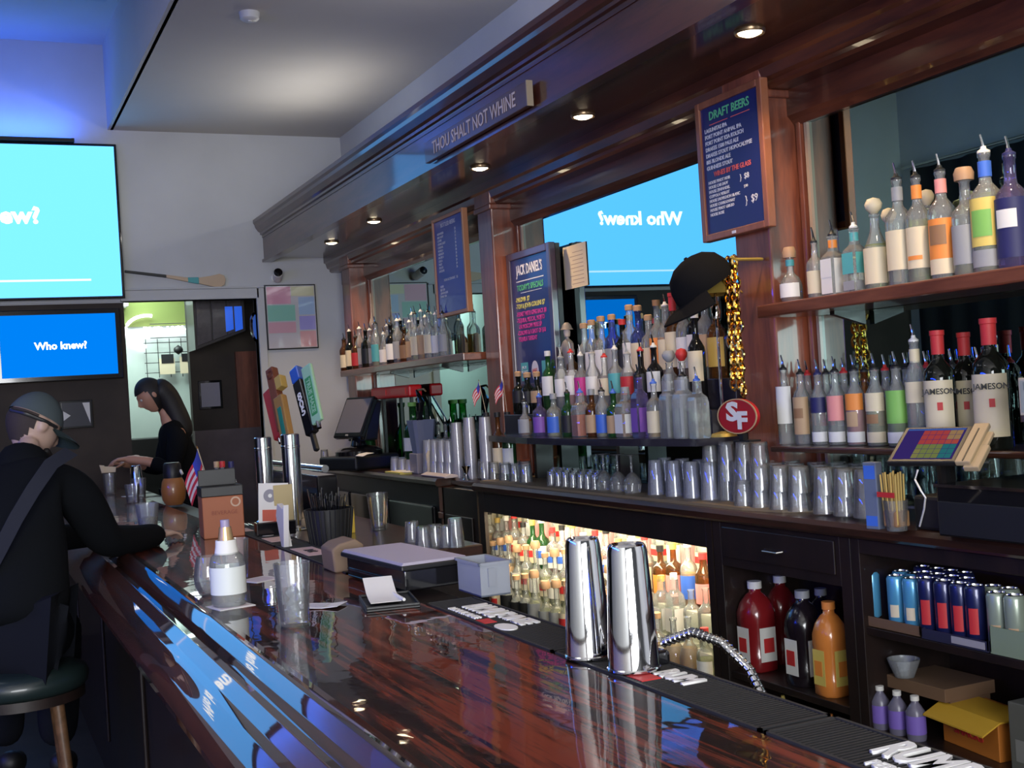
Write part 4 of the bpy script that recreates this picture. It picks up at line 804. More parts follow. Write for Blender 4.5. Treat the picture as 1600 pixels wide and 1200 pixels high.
for i, (px, g, H) in enumerate([(872, 'green', .22), (884, 'clear', .20), (897, 'amber', .18)]):
    bottle((2.81, ypx(px, 2.81, 1.58), 1.58), uniq(f'{g} glass bottle beside the specials chalkboard, {ORD[i]} of three on top step'), 'std', H, .034, g, label='white' if i else None, top='cap', topc='white', group='bottles beside the specials board')
# bottles on the worktop left of the display and mirror-side
for i, (px, g, lq, H) in enumerate([(676, 'clear', 'gold', .24), (687, 'clear', 'gold', .23), (698, 'clear', 'orange', .23), (707, 'clear', 'amber', .22)]):
    bottle((2.80, ypx(px, 2.80, 1.25), 1.10), uniq(f'clear bottle of {["golden", "golden", "orange", "amber"][i]} liquor, {ORD[i]} behind the stacked plastic cups'), 'std', .30, .034, g, liq=lq, lvl=.62, group='bottles behind the stacked plastic cups')
for i, (px, g, lc, H) in enumerate([(766, 'dark green', 'white', .30), (783, 'amber', 'cream', .26), (799, 'green', 'white', .30)]):
    bottle((2.66, ypx(px, 2.66, 1.1), 1.10), uniq(f'{g} bottle standing on the worktop under the little flags, {ORD[i]} of three'), 'std', .36, .038, g, label=lc, top='cap', topc='black', group='bottles under the little flags')
# --- lit cabinet: four stepped rows
kinds = ['std', 'slim', 'orb', 'bell', 'wine', 'flask']
gpal = [['clear', 'green', 'green', 'clear', 'clear', 'clear', 'clear', 'clear'], ['clear', 'clear', 'amber', 'clear']]
rows = [(0, [('clear', 'water', 'black', 'cork', 'orb')] * 3 + [('clear', 'pale', 'grey', 'wood', 'orb')] * 3 + [('clear', 'pale', 'cream', 'cork', 'orb')] * 4 + [('clear', 'gold', 'white', 'cork', 'std')] * 4 + [('clear', 'gold', None, 'none', 'orb'), ('clear', 'gold', None, 'none', 'orb'), ('clear', 'pale', 'white', 'cap', 'std')]),
        (1, [('clear', 'water', 'white', 'wood', 'orb'), ('clear', 'pale', 'cream', 'cork', 'std')] * 4 + [('clear', 'gold', 'tan', 'wood', 'std')] * 4 + [('clear', 'water', 'white', 'cap', 'flask')] * 3 + [('clear', 'water', None, 'none', 'std')] * 3),
        (2, [('green', None, 'cream', 'cap', 'wine'), ('green', None, 'white', 'cap', 'wine'), ('clear', 'red', 'white', 'cap', 'std'), ('clear', 'red', 'white', 'cap', 'std'), ('clear', 'red', 'white', 'cap', 'std'), ('clear', 'gold', 'tan', 'cap', 'std'), ('clear', 'red', 'white', 'cap', 'std'), ('clear', 'red', 'white', 'cap', 'std')] + [('clear', 'amber', 'cream', 'cap', 'std')] * 3 + [('amber', None, 'orange', 'cap', 'std'), ('amber', None, 'pink', 'cap', 'std'), ('clear', 'gold', 'blue', 'cap', 'std'), ('amber', None, 'pink', 'cap', 'slim'), ('clear', 'orange', 'orange', 'cap', 'std'), ('clear', 'water', 'grey', 'cap', 'std')]),
        (3, [('clear', 'water', 'pink', 'cap', 'std'), ('clear', 'water', 'cream', 'cap', 'flask'), ('clear', 'pale', 'white', 'cap', 'slim')] * 5 + [('clear', 'water', 'grey', 'cap', 'std'), ('amber', None, 'black', 'cap', 'std')])]
rown = ['lowest', 'second', 'third', 'topmost']
for (ri, items) in rows:
    items = items[5:10] + items; n = len(items); X = 2.575 + ri * .085; z = 0.372 + ri * .125
    for i, (g, lq, lc, tp, k) in enumerate(items):
        y = 6.50 - (i + .5) * (2.58 / n) + random.uniform(-.008, .008)
        bottle((X, y, z), uniq(f'{g} glass bottle with {lc or "no"} label, {ordw(i, n)} on {rown[ri]} step of lit cabinet'), k, (.20 if ri == 3 else .23) + .02 * ((i * 7 + ri) % 3), .043 if k == 'orb' else .037, g, liq=lq, lvl=.55, label=lc, lz=(.16, .52), accent=('blue' if lc == 'white' and ri == 2 else ('red' if lc == 'cream' else None)), top=tp, topc=['white', 'red', 'black', 'gold'][(i + ri) % 4], group=f'bottles on the {rown[ri]} step of the lit cabinet', square=(k == 'flask'))

# ================================================================== GLASSWARE ON THE WORKTOP
def tumbler_parts(t, Rt, Rb_, H, mat, inv=True, zoff=0.0, name='glass_wall', n=18):
    """Rt = rim radius, Rb_ = base radius; inverted glasses stand on the rim"""
    p = [(0, 0.0), (Rb_ * .96, 0.0), (Rb_, .004), (Rt, H), (Rt - .0022, H), (Rb_ - .003, .012), (0, .012)]
    if inv: p = [(r_, H - z_) for r_, z_ in p]
    return MB().lathe([(r_, z_ + zoff) for r_, z_ in p], n=n).build(name, mat, t, smooth=35)
def glass(px, X, z, lb, Rt, Rb_, H, mat, group, inv=True, name='drinking_glass', cat='glass', y=None):
    t = thing(name, lb, cat, (X, ypx(px, X, z) if y is None else y, z), group=group)
    tumbler_parts(t, Rt, Rb_, H, mat, inv, name='glass_wall'); 
    MB().lathe([(Rb_ * .9, (H - .014) if inv else .002), (Rb_ * .9, (H - .006) if inv else .010), (0, (H - .006) if inv else .010), (0, (H - .014) if inv else .002)], n=14).build('thick_base', GL('base_glass', (.80, .84, .84), .12), t, smooth=True)
    return t
ZM = 1.112
# short shot glasses in the middle
px_ = [862, 873, 884, 896, 908, 919, 930]
for r_, X in enumerate((2.60, 2.68, 2.76)):
    for i, px in enumerate(px_):
        glass(px + r_ * 3, X, ZM, uniq(f'small upturned shot glass, {ORD[i]} in {["front", "middle", "back"][r_]} row left of the wine glasses'), .024, .019, .068, G_tumbler, 'shot glasses left of the wine glasses')
# four rocks glasses left
for i, px in enumerate([757, 773, 790, 806, 822]):
    for r_, X in enumerate((2.62, 2.72)):
        glass(px, X, ZM, uniq(f'upturned rocks glass, {ORD[i]} in {["front", "back"][r_]} row on left end of drying mat'), .036, .030, .095, G_tumbler, 'rocks glasses at left end of the mat')
# upside-down stemmed glasses
for i, px in enumerate([945, 967, 989]):
    t = thing('wine_glass', uniq(f'upturned stemmed wine glass, {["left", "middle", "right"][i]} of the three'), 'glass', (2.60, ypx(px, 2.60, ZM), ZM), group='three upturned wine glasses')
    MB().lathe([(.034, 0), (.040, .035), (.036, .060), (.018, .082), (.005, .090), (.004, .145), (.008, .158), (.034, .163), (.034, .165), (0, .165)], n=20).build('bowl_and_stem', G_tumbler, t, smooth=50)
# pint row
for i in range(8):
    px = 1027 + i * 14
    glass(px, 2.63 if i % 2 == 0 else 2.72, ZM, uniq(f'upturned pint glass, {ORD[i]} in row right of the wine glasses'), .040, .029, .145, GL('bluish_pint_glass', (.86, .88, .95), .16), 'pint glasses right of the wine glasses')
# stacks of two pint glasses
for i, px in enumerate([1113, 1138, 1165, 1190]):
    for k in range(2):
        glass(px, 2.66, ZM + k * .075, uniq(f'upturned pint glass, {["lower", "upper"][k]} of {ORD[i]} stack of two'), .041, .030, .150, G_tumbler, 'stacked pint glasses')
# small tumblers, stacked two high, three rows
k_ = 0
for r_, X in enumerate((2.575, 2.655, 2.735)):
    for i, px in enumerate([1164, 1190, 1220, 1250, 1290, 1322, 1354]):
        if r_ == 2 and px < 1200: continue
        for k in range(2 if not (r_ == 0 and i == 0) else 1):
            glass(px - r_ * 6, X, ZM + k * .062, uniq(f'upturned rocks glass, {["lower", "upper"][k]} of {ORD[i]} stack, {["front", "middle", "back"][r_]} right row'), .041 - .002 * k, .033, .090, G_tumbler, 'stacked rocks glasses at right end of the mat')
# stacks of clear plastic cups
M_cupring = P('cup_rim_white', (.7, .7, .75), .3)
for i, (px, n, lb) in enumerate([(718, 16, 'tall stack of clear plastic cups, left of the three'), (738, 18, 'tall stack of clear plastic cups, middle of the three'), (763, 18, 'tall stack of clear plastic cups, right of the three')]):
    t = thing('cup_stack', lb, 'cup stack', (2.64, ypx(px, 2.64, 1.1), 1.1), group='stacks of plastic cups')
    c0 = None
    for k in range(n):
        if c0 is None:
            c0 = MB().lathe([(0, .10), (.030, .10), (.034, .0), (.0375, 0), (.0375, .004), (.031, .104), (0, .104)], n=16).build('cup', G_cup, t, smooth=35); c0.location.z = 0
        else:
            c = c0.copy(); COL.objects.link(c); c.parent = t; c.location.z = k * .0145
# glasses left of the stacks
for r_, X in enumerate((2.63, 2.72)):
    for i, px in enumerate([618, 630, 642, 654]):
        glass(px, X, 1.1, uniq(f'upturned small glass, {ORD[i]} in {["front", "back"][r_]} row right of the register'), .034, .028, .085, G_cup, 'small glasses right of the register')
    for i, px in enumerate([670, 681, 692, 703]):
        for k in range(2):
            glass(px, X, 1.1 + k * .085, uniq(f'upturned tumbler, {["lower", "upper"][k]} of {ORD[i]} {["front", "back"][r_]} stack left of cup towers'), .036, .030, .13, G_cup, 'tumblers left of the cup towers')
t = thing('jigger', 'small steel double jigger standing on the worktop by the cups', 'jigger', (2.56, ypx(729, 2.56, 1.1), 1.1))
MB().lathe([(0, 0), (.020, 0), (.021, .002), (.008, .035), (.008, .037), (.026, .080), (.024, .080), (.006, .04), (0, .04)], n=20).build('double_cone', M_chrome, t, smooth=True)
MB().lathe([(.0085, .033), (.0105, .036), (.0085, .039)], n=16).build('waist_ring', M_chrome, t, smooth=True)
# folded towel
t = thing('bar_towel', 'white folded towel lying on the worktop corner above the post', 'towel', (2.62, 6.75, 1.1))
pts = []
MB().prism([(-.08, 0), (.10, 0), (.10, .012), (.06, .022), (.0, .016), (-.05, .024), (-.09, .010)], 1, -.18, .22).build('towel', P('white_cloth', (.6, .52, .5), .95, bump=.3, bscale=120), t, smooth=True, bevel=.004)

# ================================================================== WORKTOP EQUIPMENT
# register on the left: cash drawer, pedestal, tilted screen
t = thing('cash_register', 'black point-of-sale register with tilted grey screen on round base', 'register', (2.575, 8.35, 1.10), rz=R(20))
MB().box(-.20, .20, -.22, .22, 0, .10).build('cash_drawer', M_black, t, bevel=.02, seg=3)
MB().lathe([(0, .10), (.17, .10), (.17, .13), (.13, .155), (.06, .17), (.045, .22), (0, .22)], n=28).build('base', M_blackg, t, smooth=True)
MB().prism([(-.02, .2), (.10, .2), (.16, .48), (.08, .5)], 1, -.10, .10).build('neck', M_black, t, bevel=.01)
s = MB().box(-.012, .03, -.165, .165, -.16, .16).build('screen_housing', M_blackg, t, bevel=.01); s.matrix_basis = Matrix.Translation((-.02, 0, .37)) @ Matrix.Rotation(R(27), 4, 'Y')
MB().box(-.014, -.012, -.145, .145, -.125, .14).build('screen', P('dim_grey_screen', (.16, .15, .17), .2, coat=.6), s)
text('POS', .018, M_white, (-.0145, 0, -.145), '-x', s, 'lettering')
t = thing('red_snack_box', 'long glossy red box on a stand behind the register', 'box', (2.81, 8.15, 1.10))
MB().box(-.05, .05, -.42, .42, .49, .575).build('box', P('glossy_red', (.80, .008, .012), .4), t, bevel=.015)
MB().box(-.055, -.05, -.36, -.05, .515, .555).box(-.055, -.05, .06, .34, .515, .555).buildsep('label', P('bright_red_label', (.75, .06, .05), .4), t)
for s_ in (-.3, .3): MB().box(0, .02, s_ - .01, s_ + .01, 0, .5).build('leg', M_black, t)
for i, (y, lb) in enumerate([(8.68, 'pale green round bottle behind register, left'), (7.62, 'green bottle behind the register, right'), (7.45, 'pale green bottle behind the register, far right')]):
    bottle((2.74, y, 1.10), uniq(lb), 'orb' if i == 0 else 'std', .44, .07, 'green', liq=None, label='white' if i else None, lz=(.3, .5), top='cap', topc='green', group='green bottles behind the register')
t = thing('utensil_bucket', 'translucent blue-grey bucket with black utensils on the worktop', 'bucket', (2.66, 7.25, 1.10))
MB().box(-.07, .07, -.07, .07, 0, .13).build('stand', P('grey_stand', (.25, .22, .25), .5), t, bevel=.005)
MB().sqlathe([(0, .13), (.055, .13), (.078, .34), (.075, .34), (.052, .135), (0, .135)]).build('bucket', P('blue_grey_plastic', (.16, .18, .28), .35), t)
MB().tube([(0, .03, .2), (0, .02, .38), (.0, -.01, .45), (0, .02, .50), (0, .05, .53)], [.022, .022, .03, .014, .008]).build('handle', M_blackg, t, smooth=True)
MB().tube([(0.01, .05, .53), (0.01, -.06, .535), (.01, -.09, .52)], [.008, .007, .005]).build('red_arm', ink('brown'), t, smooth=True)
t = thing('squeeze_bottle', 'small white squeeze bottle with thin nozzle right of the blue bucket', 'bottle', (2.62, 7.02, 1.10))
MB().lathe([(0, 0), (.022, 0), (.024, .01), (.024, .13), (.012, .15), (0, .15)], n=16).build('body', M_cream, t, smooth=True); MB().lathe([(.012, .15), (.006, .165), (.003, .22), (0, .22)], n=10).build('nozzle', M_white, t, smooth=True)
t = thing('yellow_notepad', 'yellow notepad and papers lying beside the register', 'notepad', (2.57, 7.45, 1.10))
MB().box(-.06, .08, -.16, .14, 0, .012).build('pad', P('pad_yellow', (.75, .62, .15), .7), t, bevel=.001); MB().box(-.03, .10, -.20, .10, .012, .014).build('sheet', M_paper, t)
t = thing('receipt_slip', 'curled white receipt on the base of the register', 'receipt', (2.50, 8.02, 1.205)); MB().prism([(-.03, 0), (0, .012), (.05, .018), (.05, .0195), (0, .0135), (-.03, .0015)], 1, -.10, .08).build('paper', M_paper, t)
# flags
M_fw = P('flag_white', (.70, .62, .62), .8); M_fr = P('flag_red', (.55, .03, .06), .8); M_fb = P('flag_blue', (.03, .05, .45), .8)
def flag(loc, lb, sc=1.0, lean=12, group='small national flags'):
    t = thing('small_flag', lb, 'flag', loc, rot=(0, R(lean), 0), group=group)
    MB().tube([(0, 0, 0), (0, 0, .30 * sc)], .0022 * sc, 6).build('stick', P('pale_stick', (.6, .5, .35), .6), t)
    MB().lathe([(0, .298 * sc), (.005 * sc, .302 * sc), (0, .315 * sc)], n=8).build('finial', M_gold, t, smooth=True)
    W_, H_ = .155 * sc, .10 * sc; nx = 8
    def P_(u, v):   # hanging cloth: u along the fly, v down
        return (-.004 - u * W_ * .55, -.012 * math.sin(u * 5) * sc, .295 * sc - v * H_ - u * W_ * .72 - .004 * math.sin(u * 7))
    for k in range(7):
        mb = MB(); us = [i / nx for i in range(nx + 1)]
        vv = []; v0, v1 = k / 7, (k + 1) / 7; u0 = .42 if k < 4 else 0
        for i in range(nx + 1):
            u = u0 + (1 - u0) * i / nx; vv += [P_(u, v0), P_(u, v1)]
        mb.add(vv, [(2 * i, 2 * i + 1, 2 * i + 3, 2 * i + 2) for i in range(nx)]).build('stripe', M_fr if k % 2 == 0 else M_fw, t, smooth=True)
    vv = []
    for i in range(nx + 1):
        u = .42 * i / nx; vv += [P_(u, 0), P_(u, 4 / 7)]
    MB().add(vv, [(2 * i, 2 * i + 1, 2 * i + 3, 2 * i + 2) for i in range(nx)]).build('canton', M_fb, t, smooth=True)
    return t
flag((1.075, 5.75, 1.07), 'small American flag on a stick standing on bar beside the menu box', 1.15, -14)
flag((2.66, ypx(766, 2.66, 1.1), 1.47), 'little American flag in a bottle neck below column, left one', .62, -10, 'little flags in bottles')
flag((2.66, ypx(799, 2.66, 1.1), 1.47), 'little American flag in a bottle neck below column, right one', .62, -4, 'little flags in bottles')
# figurine on the display
t = thing('soldier_figurine', 'small grey statuette of a helmeted figure beside the paper note', 'figurine', (2.80, ypx(889, 2.80, 1.7), 1.58), rz=R(200))
M_fig = P('pewter', (.25, .22, .20), .5, metal=.3)
MB().lathe([(0, 0), (.03, 0), (.03, .02), (.018, .025), (.020, .10), (.026, .15), (.030, .20), (.026, .235), (.010, .25), (.010, .262), (0, .262)], n=16).build('body', M_fig, t, smooth=True)
MB().lathe([(0, .255), (.014, .262), (.018, .285), (.012, .305), (0, .308)], n=14).build('head', P('pale_face', (.55, .45, .38), .6), t, smooth=True)
MB().lathe([(.034, .296), (.026, .306), (.022, .32), (.010, .332), (0, .334)], n=16).build('helmet', M_fig, t, smooth=True)
for s_ in (-1, 1): MB().tube([(0, s_ * .028, .225), (.012, s_ * .042, .18), (.026, s_ * .026, .15)], .009).build('arm', M_fig, t, smooth=True)
# tablet register at right
t = thing('tablet_register', 'tilted touch-screen register with coloured order buttons at right', 'register', (2.42, 2.50, 1.10), rz=R(0))
A = Vector(hit(1380, 726, 0, 2.36)); B_ = Vector(hit(1493, 730, 0, 2.44)); Cc = Vector(hit(1556, 664, 0, 2.56)); D = Vector(hit(1440, 664, 0, 2.50))
ux = (B_ - A); ux = Vector((0.35, -1.0, 0)).normalized(); wd = .255; hgt = .215
vy = Vector((1.0, .35, .763)).normalized(); vy = (vy - ux * vy.dot(ux)).normalized(); nz = ux.cross(vy).normalized()
if nz.z < 0: nz = -nz
o0 = Vector(hit(1384, 722, 0, 2.36))
Tt = Matrix(((ux.x, vy.x, nz.x, o0.x - 2.42), (ux.y, vy.y, nz.y, o0.y - 2.50), (ux.z, vy.z, nz.z, o0.z - 1.10), (0, 0, 0, 1)))
Tt = Tt @ Matrix.Diagonal((.80, .72, 1, 1))
s = MB().box(0, wd, 0, hgt, -.018, 0).build('screen_housing', M_black, t, bevel=.006); s.matrix_basis = Tt
MB().box(.018, wd - .018, .018, hgt - .014, 0, .001).build('screen', E('dark_violet_screen', (.035, .02, .13), .9), s)
cols_ = [(.50, .07, .07), (.50, .09, .07), (.22, .26, .08), (.28, .27, .09), (.03, .20, .22), (.42, .25, .12)]
for r_ in range(6):
    for c_ in range(6):
        ck = (0 if r_ >= 3 else 2) if c_ < 4 else (5 if r_ >= 4 else (1 if r_ == 3 else 4))
        if c_ == 0 and r_ < 2: ck = 3
        MB().box(.085 + c_ * .0245, .085 + c_ * .0245 + .0225, .022 + r_ * .028, .022 + r_ * .028 + .025, .001, .0016).build('button', E('screen_button_%d' % ck, cols_[ck], .62), s)
MB().box(.02, .235, .19, .198, .001, .0016).build('menu_bar', E('screen_blue_bar', (.05, .12, .4), .8), s)
rd = MB().box(wd, wd + .055, -.005, hgt + .01, -.012, .004).build('card_reader', P('tan_plastic', (.38, .29, .18), .6), t, bevel=.004); rd.matrix_basis = Tt
MB().box(wd + .03, wd + .085, -.02, .11, -.022, -.006).box(wd + .045, wd + .075, .11, .19, -.02, -.008).buildsep('reader_slot', P('tan_plastic', (.38, .29, .18), .6), rd, bevel=.003)
MB().box(wd + .026, wd + .030, .0, .19, .004, .006).build('slot_line', M_black, rd)
MB().box(.10, .22, .10, .24, .0, .10).build('base', M_black, t, bevel=.01); MB().tube([(.15, .15, .10), (.06, .06, .22)], .025, 12).build('pedestal', M_black, t)
t = thing('white_cable', 'thin white cable hanging from the tablet register', 'cable', (2.36, 2.52, 1.10))
MB().tube([hit(1434, 734, 0, 2.38) - Vector((2.36, 2.52, 1.10)), hit(1430, 750, 0, 2.37) - Vector((2.36, 2.52, 1.10)), hit(1438, 765, 0, 2.36) - Vector((2.36, 2.52, 1.10)), hit(1446, 778, 0, 2.36) - Vector((2.36, 2.52, 1.10)), hit(1444, 795, 0, 2.38) - Vector((2.36, 2.52, 1.10)), hit(1437, 822, 0, 2.42) - Vector((2.36, 2.52, 1.10))], .0028, 8).build('cord', M_white, t, smooth=True)
t = thing('money_till', 'large black cash drawer on the worktop under the tablet register', 'cash drawer', (2.68, 2.25, 1.10))
MB().box(-.22, .20, -.30, .33, 0, .145).build('drawer_body', M_blackg, t, bevel=.004); MB().box(-.228, -.22, -.29, .32, .006, .098).build('drawer_front', M_black, t, bevel=.002)
MB().box(-.230, -.22, -.30, .33, .138, .146).build('steel_edge', M_steel, t)
t = thing('black_printer', 'black receipt printer behind the tablet register', 'printer', (2.62, 2.16, 1.246)); MB().box(-.09, .12, -.12, .12, 0, .12).build('housing', M_black, t, bevel=.015, seg=3); MB().box(-.095, -.09, -.06, .03, .05, .11).buildsep('label', P('dull_label', (.3, .3, .3), .6), t)
t = thing('framed_bank_note', 'framed grey bank note standing at the right picture edge', 'frame', (2.44, 2.17, 1.375))
MB().box(-.006, .006, -.075, .075, .06, .155).build('frame', P('frame_pale', (.45, .40, .33), .4), t, bevel=.002); MB().box(-.0075, -.006, -.068, .068, .068, .148).build('bank_note', P('bank_note', (.30, .32, .30), .7), t)
o = MB().lathe([(0, 0), (.022, 0), (.022, .001), (0, .001)], n=18).build('portrait', P('note_print', (.16, .2, .18), .7), t); o.matrix_basis = Matrix.Translation((-.0075, 0, .108)) @ Matrix.Rotation(R(-90), 4, 'Y')
text('1', .03, P('note_print', (.16, .2, .18), .7), (-.0085, .055, .133), '-x', t)
t = thing('beer_tap_dome', 'curved steel dome with bolt at the right picture edge', 'dispenser', (2.50, 2.10, 1.53))
MB().lathe([(.075, 0), (.085, .004), (.08, .02), (.075, .07), (.055, .12), (.025, .145), (0, .15)], n=22).build('dome', M_steel, t, smooth=True); MB().lathe([(0, 0), (.092, 0), (.092, .008), (0, .008)], n=22).build('flange', P('cream_flange', (.55, .48, .38), .4), t)
MB().box(-.05, .05, -.05, .05, -.29, 0).build('stem', M_black, t, bevel=.01)
t = thing('straw_holder', 'clear cup packed with yellow drink stirrers on the worktop', 'holder', (2.47, ypx(1402, 2.47, 1.1), 1.10))
tumbler_parts(t, .036, .030, .09, G_tumbler, False); MB().box(-.026, .026, -.028, .028, .012, .06).build('brown_filler', ink('brown'), t, bevel=.005)
for i in range(14): MB().tube([(-.02 + .013 * (i % 4), -.026 + .0042 * i, .02), (-.024 + .015 * (i % 4), -.032 + .0052 * i, .165 + .004 * (i % 3))], .0028, 6).build('stirrer', P('mustard_stirrer', (.55, .38, .10), .6), t)
MB().box(-.036, -.034, -.036, .036, .10, .115).build('red_band', ink('red'), t)
t = thing('blue_packet', 'upright narrow blue and grey packet beside the stirrer cup', 'packet', (2.46, ypx(1368, 2.46, 1.1), 1.10), rz=R(10))
MB().box(-.015, .015, -.026, .022, 0, .20).build('packet', P('packet_grey', (.13, .16, .24), .4), t, bevel=.003); MB().box(-.0165, -.015, -.022, .018, .15, .19).box(-.0165, -.015, -.022, .018, .01, .04).buildsep('print', ink('blue'), t)
t = thing('tan_wishbone_handle', 'tan Y-shaped wooden tap handle reflected above whiskey bottles', 'handle', (2.84, 2.43, 1.60))
for s_ in (-1, 1): MB().tube([(0, 0, 0), (0, -s_ * .012, .05), (-.004, -s_ * .045, .10), (-.006, -s_ * .068, .165)], [.012, .017, .014, .011], 10).build('prong', P('tan_wood', (.42, .30, .16), .5), t, smooth=True)
MB().tube([(0, 0, -.28), (0, 0, .02)], .012, 10).build('stem', P('tan_wood', (.42, .30, .16), .5), t, smooth=True)
text('SURF', .022, ink('black'), (-.02, -.045, .11), '-x', t, rotz=R(-70))

# ================================================================== CABINET CONTENTS
def jug(px, X, z, lb, H, Rb, glassn, liq, capc, lab, lab2):
    t = thing('juice_bottle', lb, 'bottle', (X, ypx(px, X, z), z), group='large juice bottles in the cabinet')
    p = [(0, 0), (Rb * .92, 0), (Rb, .02 * H), (Rb, .18 * H), (Rb * .93, .22 * H), (Rb * .93, .48 * H), (Rb, .54 * H), (Rb * .98, .66 * H), (Rb * .8, .77 * H), (Rb * .5, .85 * H), (Rb * .32, .88 * H), (Rb * .32, .93 * H), (0, .93 * H)]
    MB().sqlathe([(r_ * .95, z_) for r_, z_ in p], bev=.45).build('bottle_body', P('juice_' + lb[:9].replace(' ', '_'), glassn, .22, coat=.6), t, smooth=50)
    MB().lathe([(0, .92 * H), (Rb * .40, .92 * H), (Rb * .40, H), (0, H)], n=16).build('cap', P('cap_' + capc, INK[capc], .5), t, smooth=True)
    q = Rb * .955
    MB().box(-q - .001, -q, -q * .55, q * .55, .12 * H, .50 * H).build('label', ink(lab), t)
    MB().box(-q * .55, q * .55, -q - .001, -q, .12 * H, .50 * H).build('label', ink(lab), t)
    MB().box(-q - .002, -q - .001, -q * .3, q * .4, .22 * H, .38 * H).box(-q * .3, q * .4, -q - .002, -q - .001, .22 * H, .38 * H).buildsep('label_print', ink(lab2), t)
    return t
jug(1187, 2.62, .50, 'red cranberry juice bottle with white cap and fruit label, left front', .325, .066, (.22, .012, .015), None, 'white', 'white', 'red')
jug(1226, 2.76, .50, 'red juice bottle with white cap standing behind the left one', .325, .060, (.16, .010, .013), None, 'white', 'red', 'white')
jug(1262, 2.62, .50, 'dark juice bottle with white label and grey cap in cabinet middle', .325, .064, (.012, .008, .012), None, 'grey', 'white', 'red')
t = jug(1303, 2.60, .50, 'orange juice bottle with yellow, red and blue label at right', .31, .056, (.72, .24, .05), None, 'orange', 'yellow', 'orange')
jug(1290, 2.78, .50, 'dark juice bottle standing in the back at cabinet right', .30, .055, (.02, .01, .01), None, 'grey', 'black', 'grey')
for px, c_, z, H, lb in [(1225, 'yellow', .36, .13, 'small yellow squeeze bottle on the cabinet floor shelf'), (1262, 'grey', .36, .10, 'small dark squeeze bottle between yellow and orange ones'), (1300, 'orange', .36, .12, 'small orange squeeze bottle on the cabinet floor shelf')]:
    t = thing('squeeze_bottle', lb, 'bottle', (2.62, ypx(px, 2.62, z), z - .06)); MB().lathe([(0, 0), (.026, 0), (.028, .02), (.026, H * .55), (.012, H * .75), (.006, H), (0, H)], n=14).build('body', ink(c_), t, smooth=True); MB().lathe([(.013, H * .72), (.014, H * .8), (.0, H * .82)], n=12).build('collar', ink(c_), t)
t = thing('cabinet_riser', 'low dark riser board on the cabinet floor under the squeeze bottles', 'board', (2.66, 3.41, .10)); MB().box(-.10, .12, -.30, .28, 0, .199).build('board', M_dark, t, bevel=.003)
def can(X, y, z, lb, c1, c2, H=.135, Rb=.0285, group='drink cans'):
    t = thing('drink_can', lb, 'can', (X, y, z), group=group)
    MB().lathe([(0, .003), (Rb * .8, 0), (Rb, .008), (Rb, H - .010), (Rb * .88, H - .001), (Rb * .84, H)], n=18).build('can_body', P('can_' + c1, dict(INK, skyblue=(.10, .38, .62), darkblue=(.015, .02, .09), sage=(.32, .38, .30))[c1], .3, metal=.3, coat=.5), t, smooth=40)
    MB().lathe([(0, H - .004), (Rb * .84, H - .004), (Rb * .86, H), (Rb * .80, H + .001)], n=18).build('lid', M_steel, t, smooth=True)
    MB().lathe([(Rb + .0005, .02), (Rb + .0005, H * (.40 if c2 != 'red' else .6))], n=8, a0=R(180), a1=R(235)).build('can_print', ink(c2), t, smooth=True)
rows_ = [([1364, 1404, 1429], 2.58, 'skyblue', 'cream', 'light blue drink can with cream base'), ([1380, 1412, 1434], 2.65, 'skyblue', 'blue', 'light blue drink can with blue print'), ([1453, 1479, 1504, 1528], 2.57, 'darkblue', 'red', 'dark blue energy drink can with red print'),
         ([1450, 1470, 1492, 1515], 2.64, 'darkblue', 'gold', 'dark blue energy drink can with gold print'), ([1446, 1468, 1490, 1512], 2.71, 'darkblue', 'grey', 'dark blue can with grey print'), ([1562, 1590], 2.57, 'sage', 'tan', 'pale green can in a carton'), ([1556, 1582], 2.64, 'sage', 'white', 'pale green can at the back of a carton')]
for (pxs, X, c1, c2, lb) in rows_:
    for i, px in enumerate(pxs):
        can(X, ypx(px, X, .80), .795, uniq(f'{lb}, {ORD[i]} of its row'), c1, c2, H=.145 if c1 != 'darkblue' else .155, group=lb.split(' in ')[0] + ' row')
def tray(lb, px0, px1, X, z, mat, hh=.03, dp=.20):
    y1, y0 = ypx(px0, X, z), ypx(px1, X, z); t = thing('carton_tray', lb, 'carton', (X, (y0 + y1) / 2, z)); h = (y1 - y0) / 2
    MB().box(0, dp, -h, h, 0, .004).box(0, .003, -h, h, .004, hh).box(dp - .003, dp, -h, h, .004, hh).box(0, dp, -h, -h + .003, .004, hh).box(0, dp, h - .003, h, .004, hh).build('tray_walls', mat, t); return t, h
M_card = P('brown_cardboard', (.16, .09, .05), .8)
tray('low brown cardboard tray under the light blue cans', 1346, 1438, 2.54, .777, M_card)
t, h = tray('dark tray with white front under the energy drink cans', 1440, 1544, 2.53, .777, P('navy_card', (.02, .02, .05), .6)); MB().box(-.002, 0, -h + .01, h - .12, .006, .026).build('white_front', P('dull_white_card', (.35, .33, .36), .7), t)
tray('pale green carton holding pale green cans', 1548, 1640, 2.53, .777, P('sage_card', (.22, .28, .18), .7), .075)
t = thing('glass_bowl', 'small glass bowl on top of the brown tray box', 'bowl', (2.62, ypx(1413, 2.62, .63), .617)); MB().lathe([(0, 0), (.03, 0), (.048, .045), (.050, .055), (.047, .055), (.028, .006), (0, .006)], n=20).build('bowl', G_haze, t, smooth=True); MB().lathe([(.0305, 0), (.030, -.001), (.0, -.001)], n=14).build('foot', G_haze, t)
t = thing('brown_tray_box', 'shallow brown box on legs above the purple water bottles', 'box', (2.60, 2.90, .455)); MB().box(0, .2, -.155, .12, .12, .16).build('box', M_card, t, bevel=.002)
for yy in (-.145, .11): MB().box(.02, .18, yy - .008, yy + .008, 0, .12).build('leg', M_card, t)
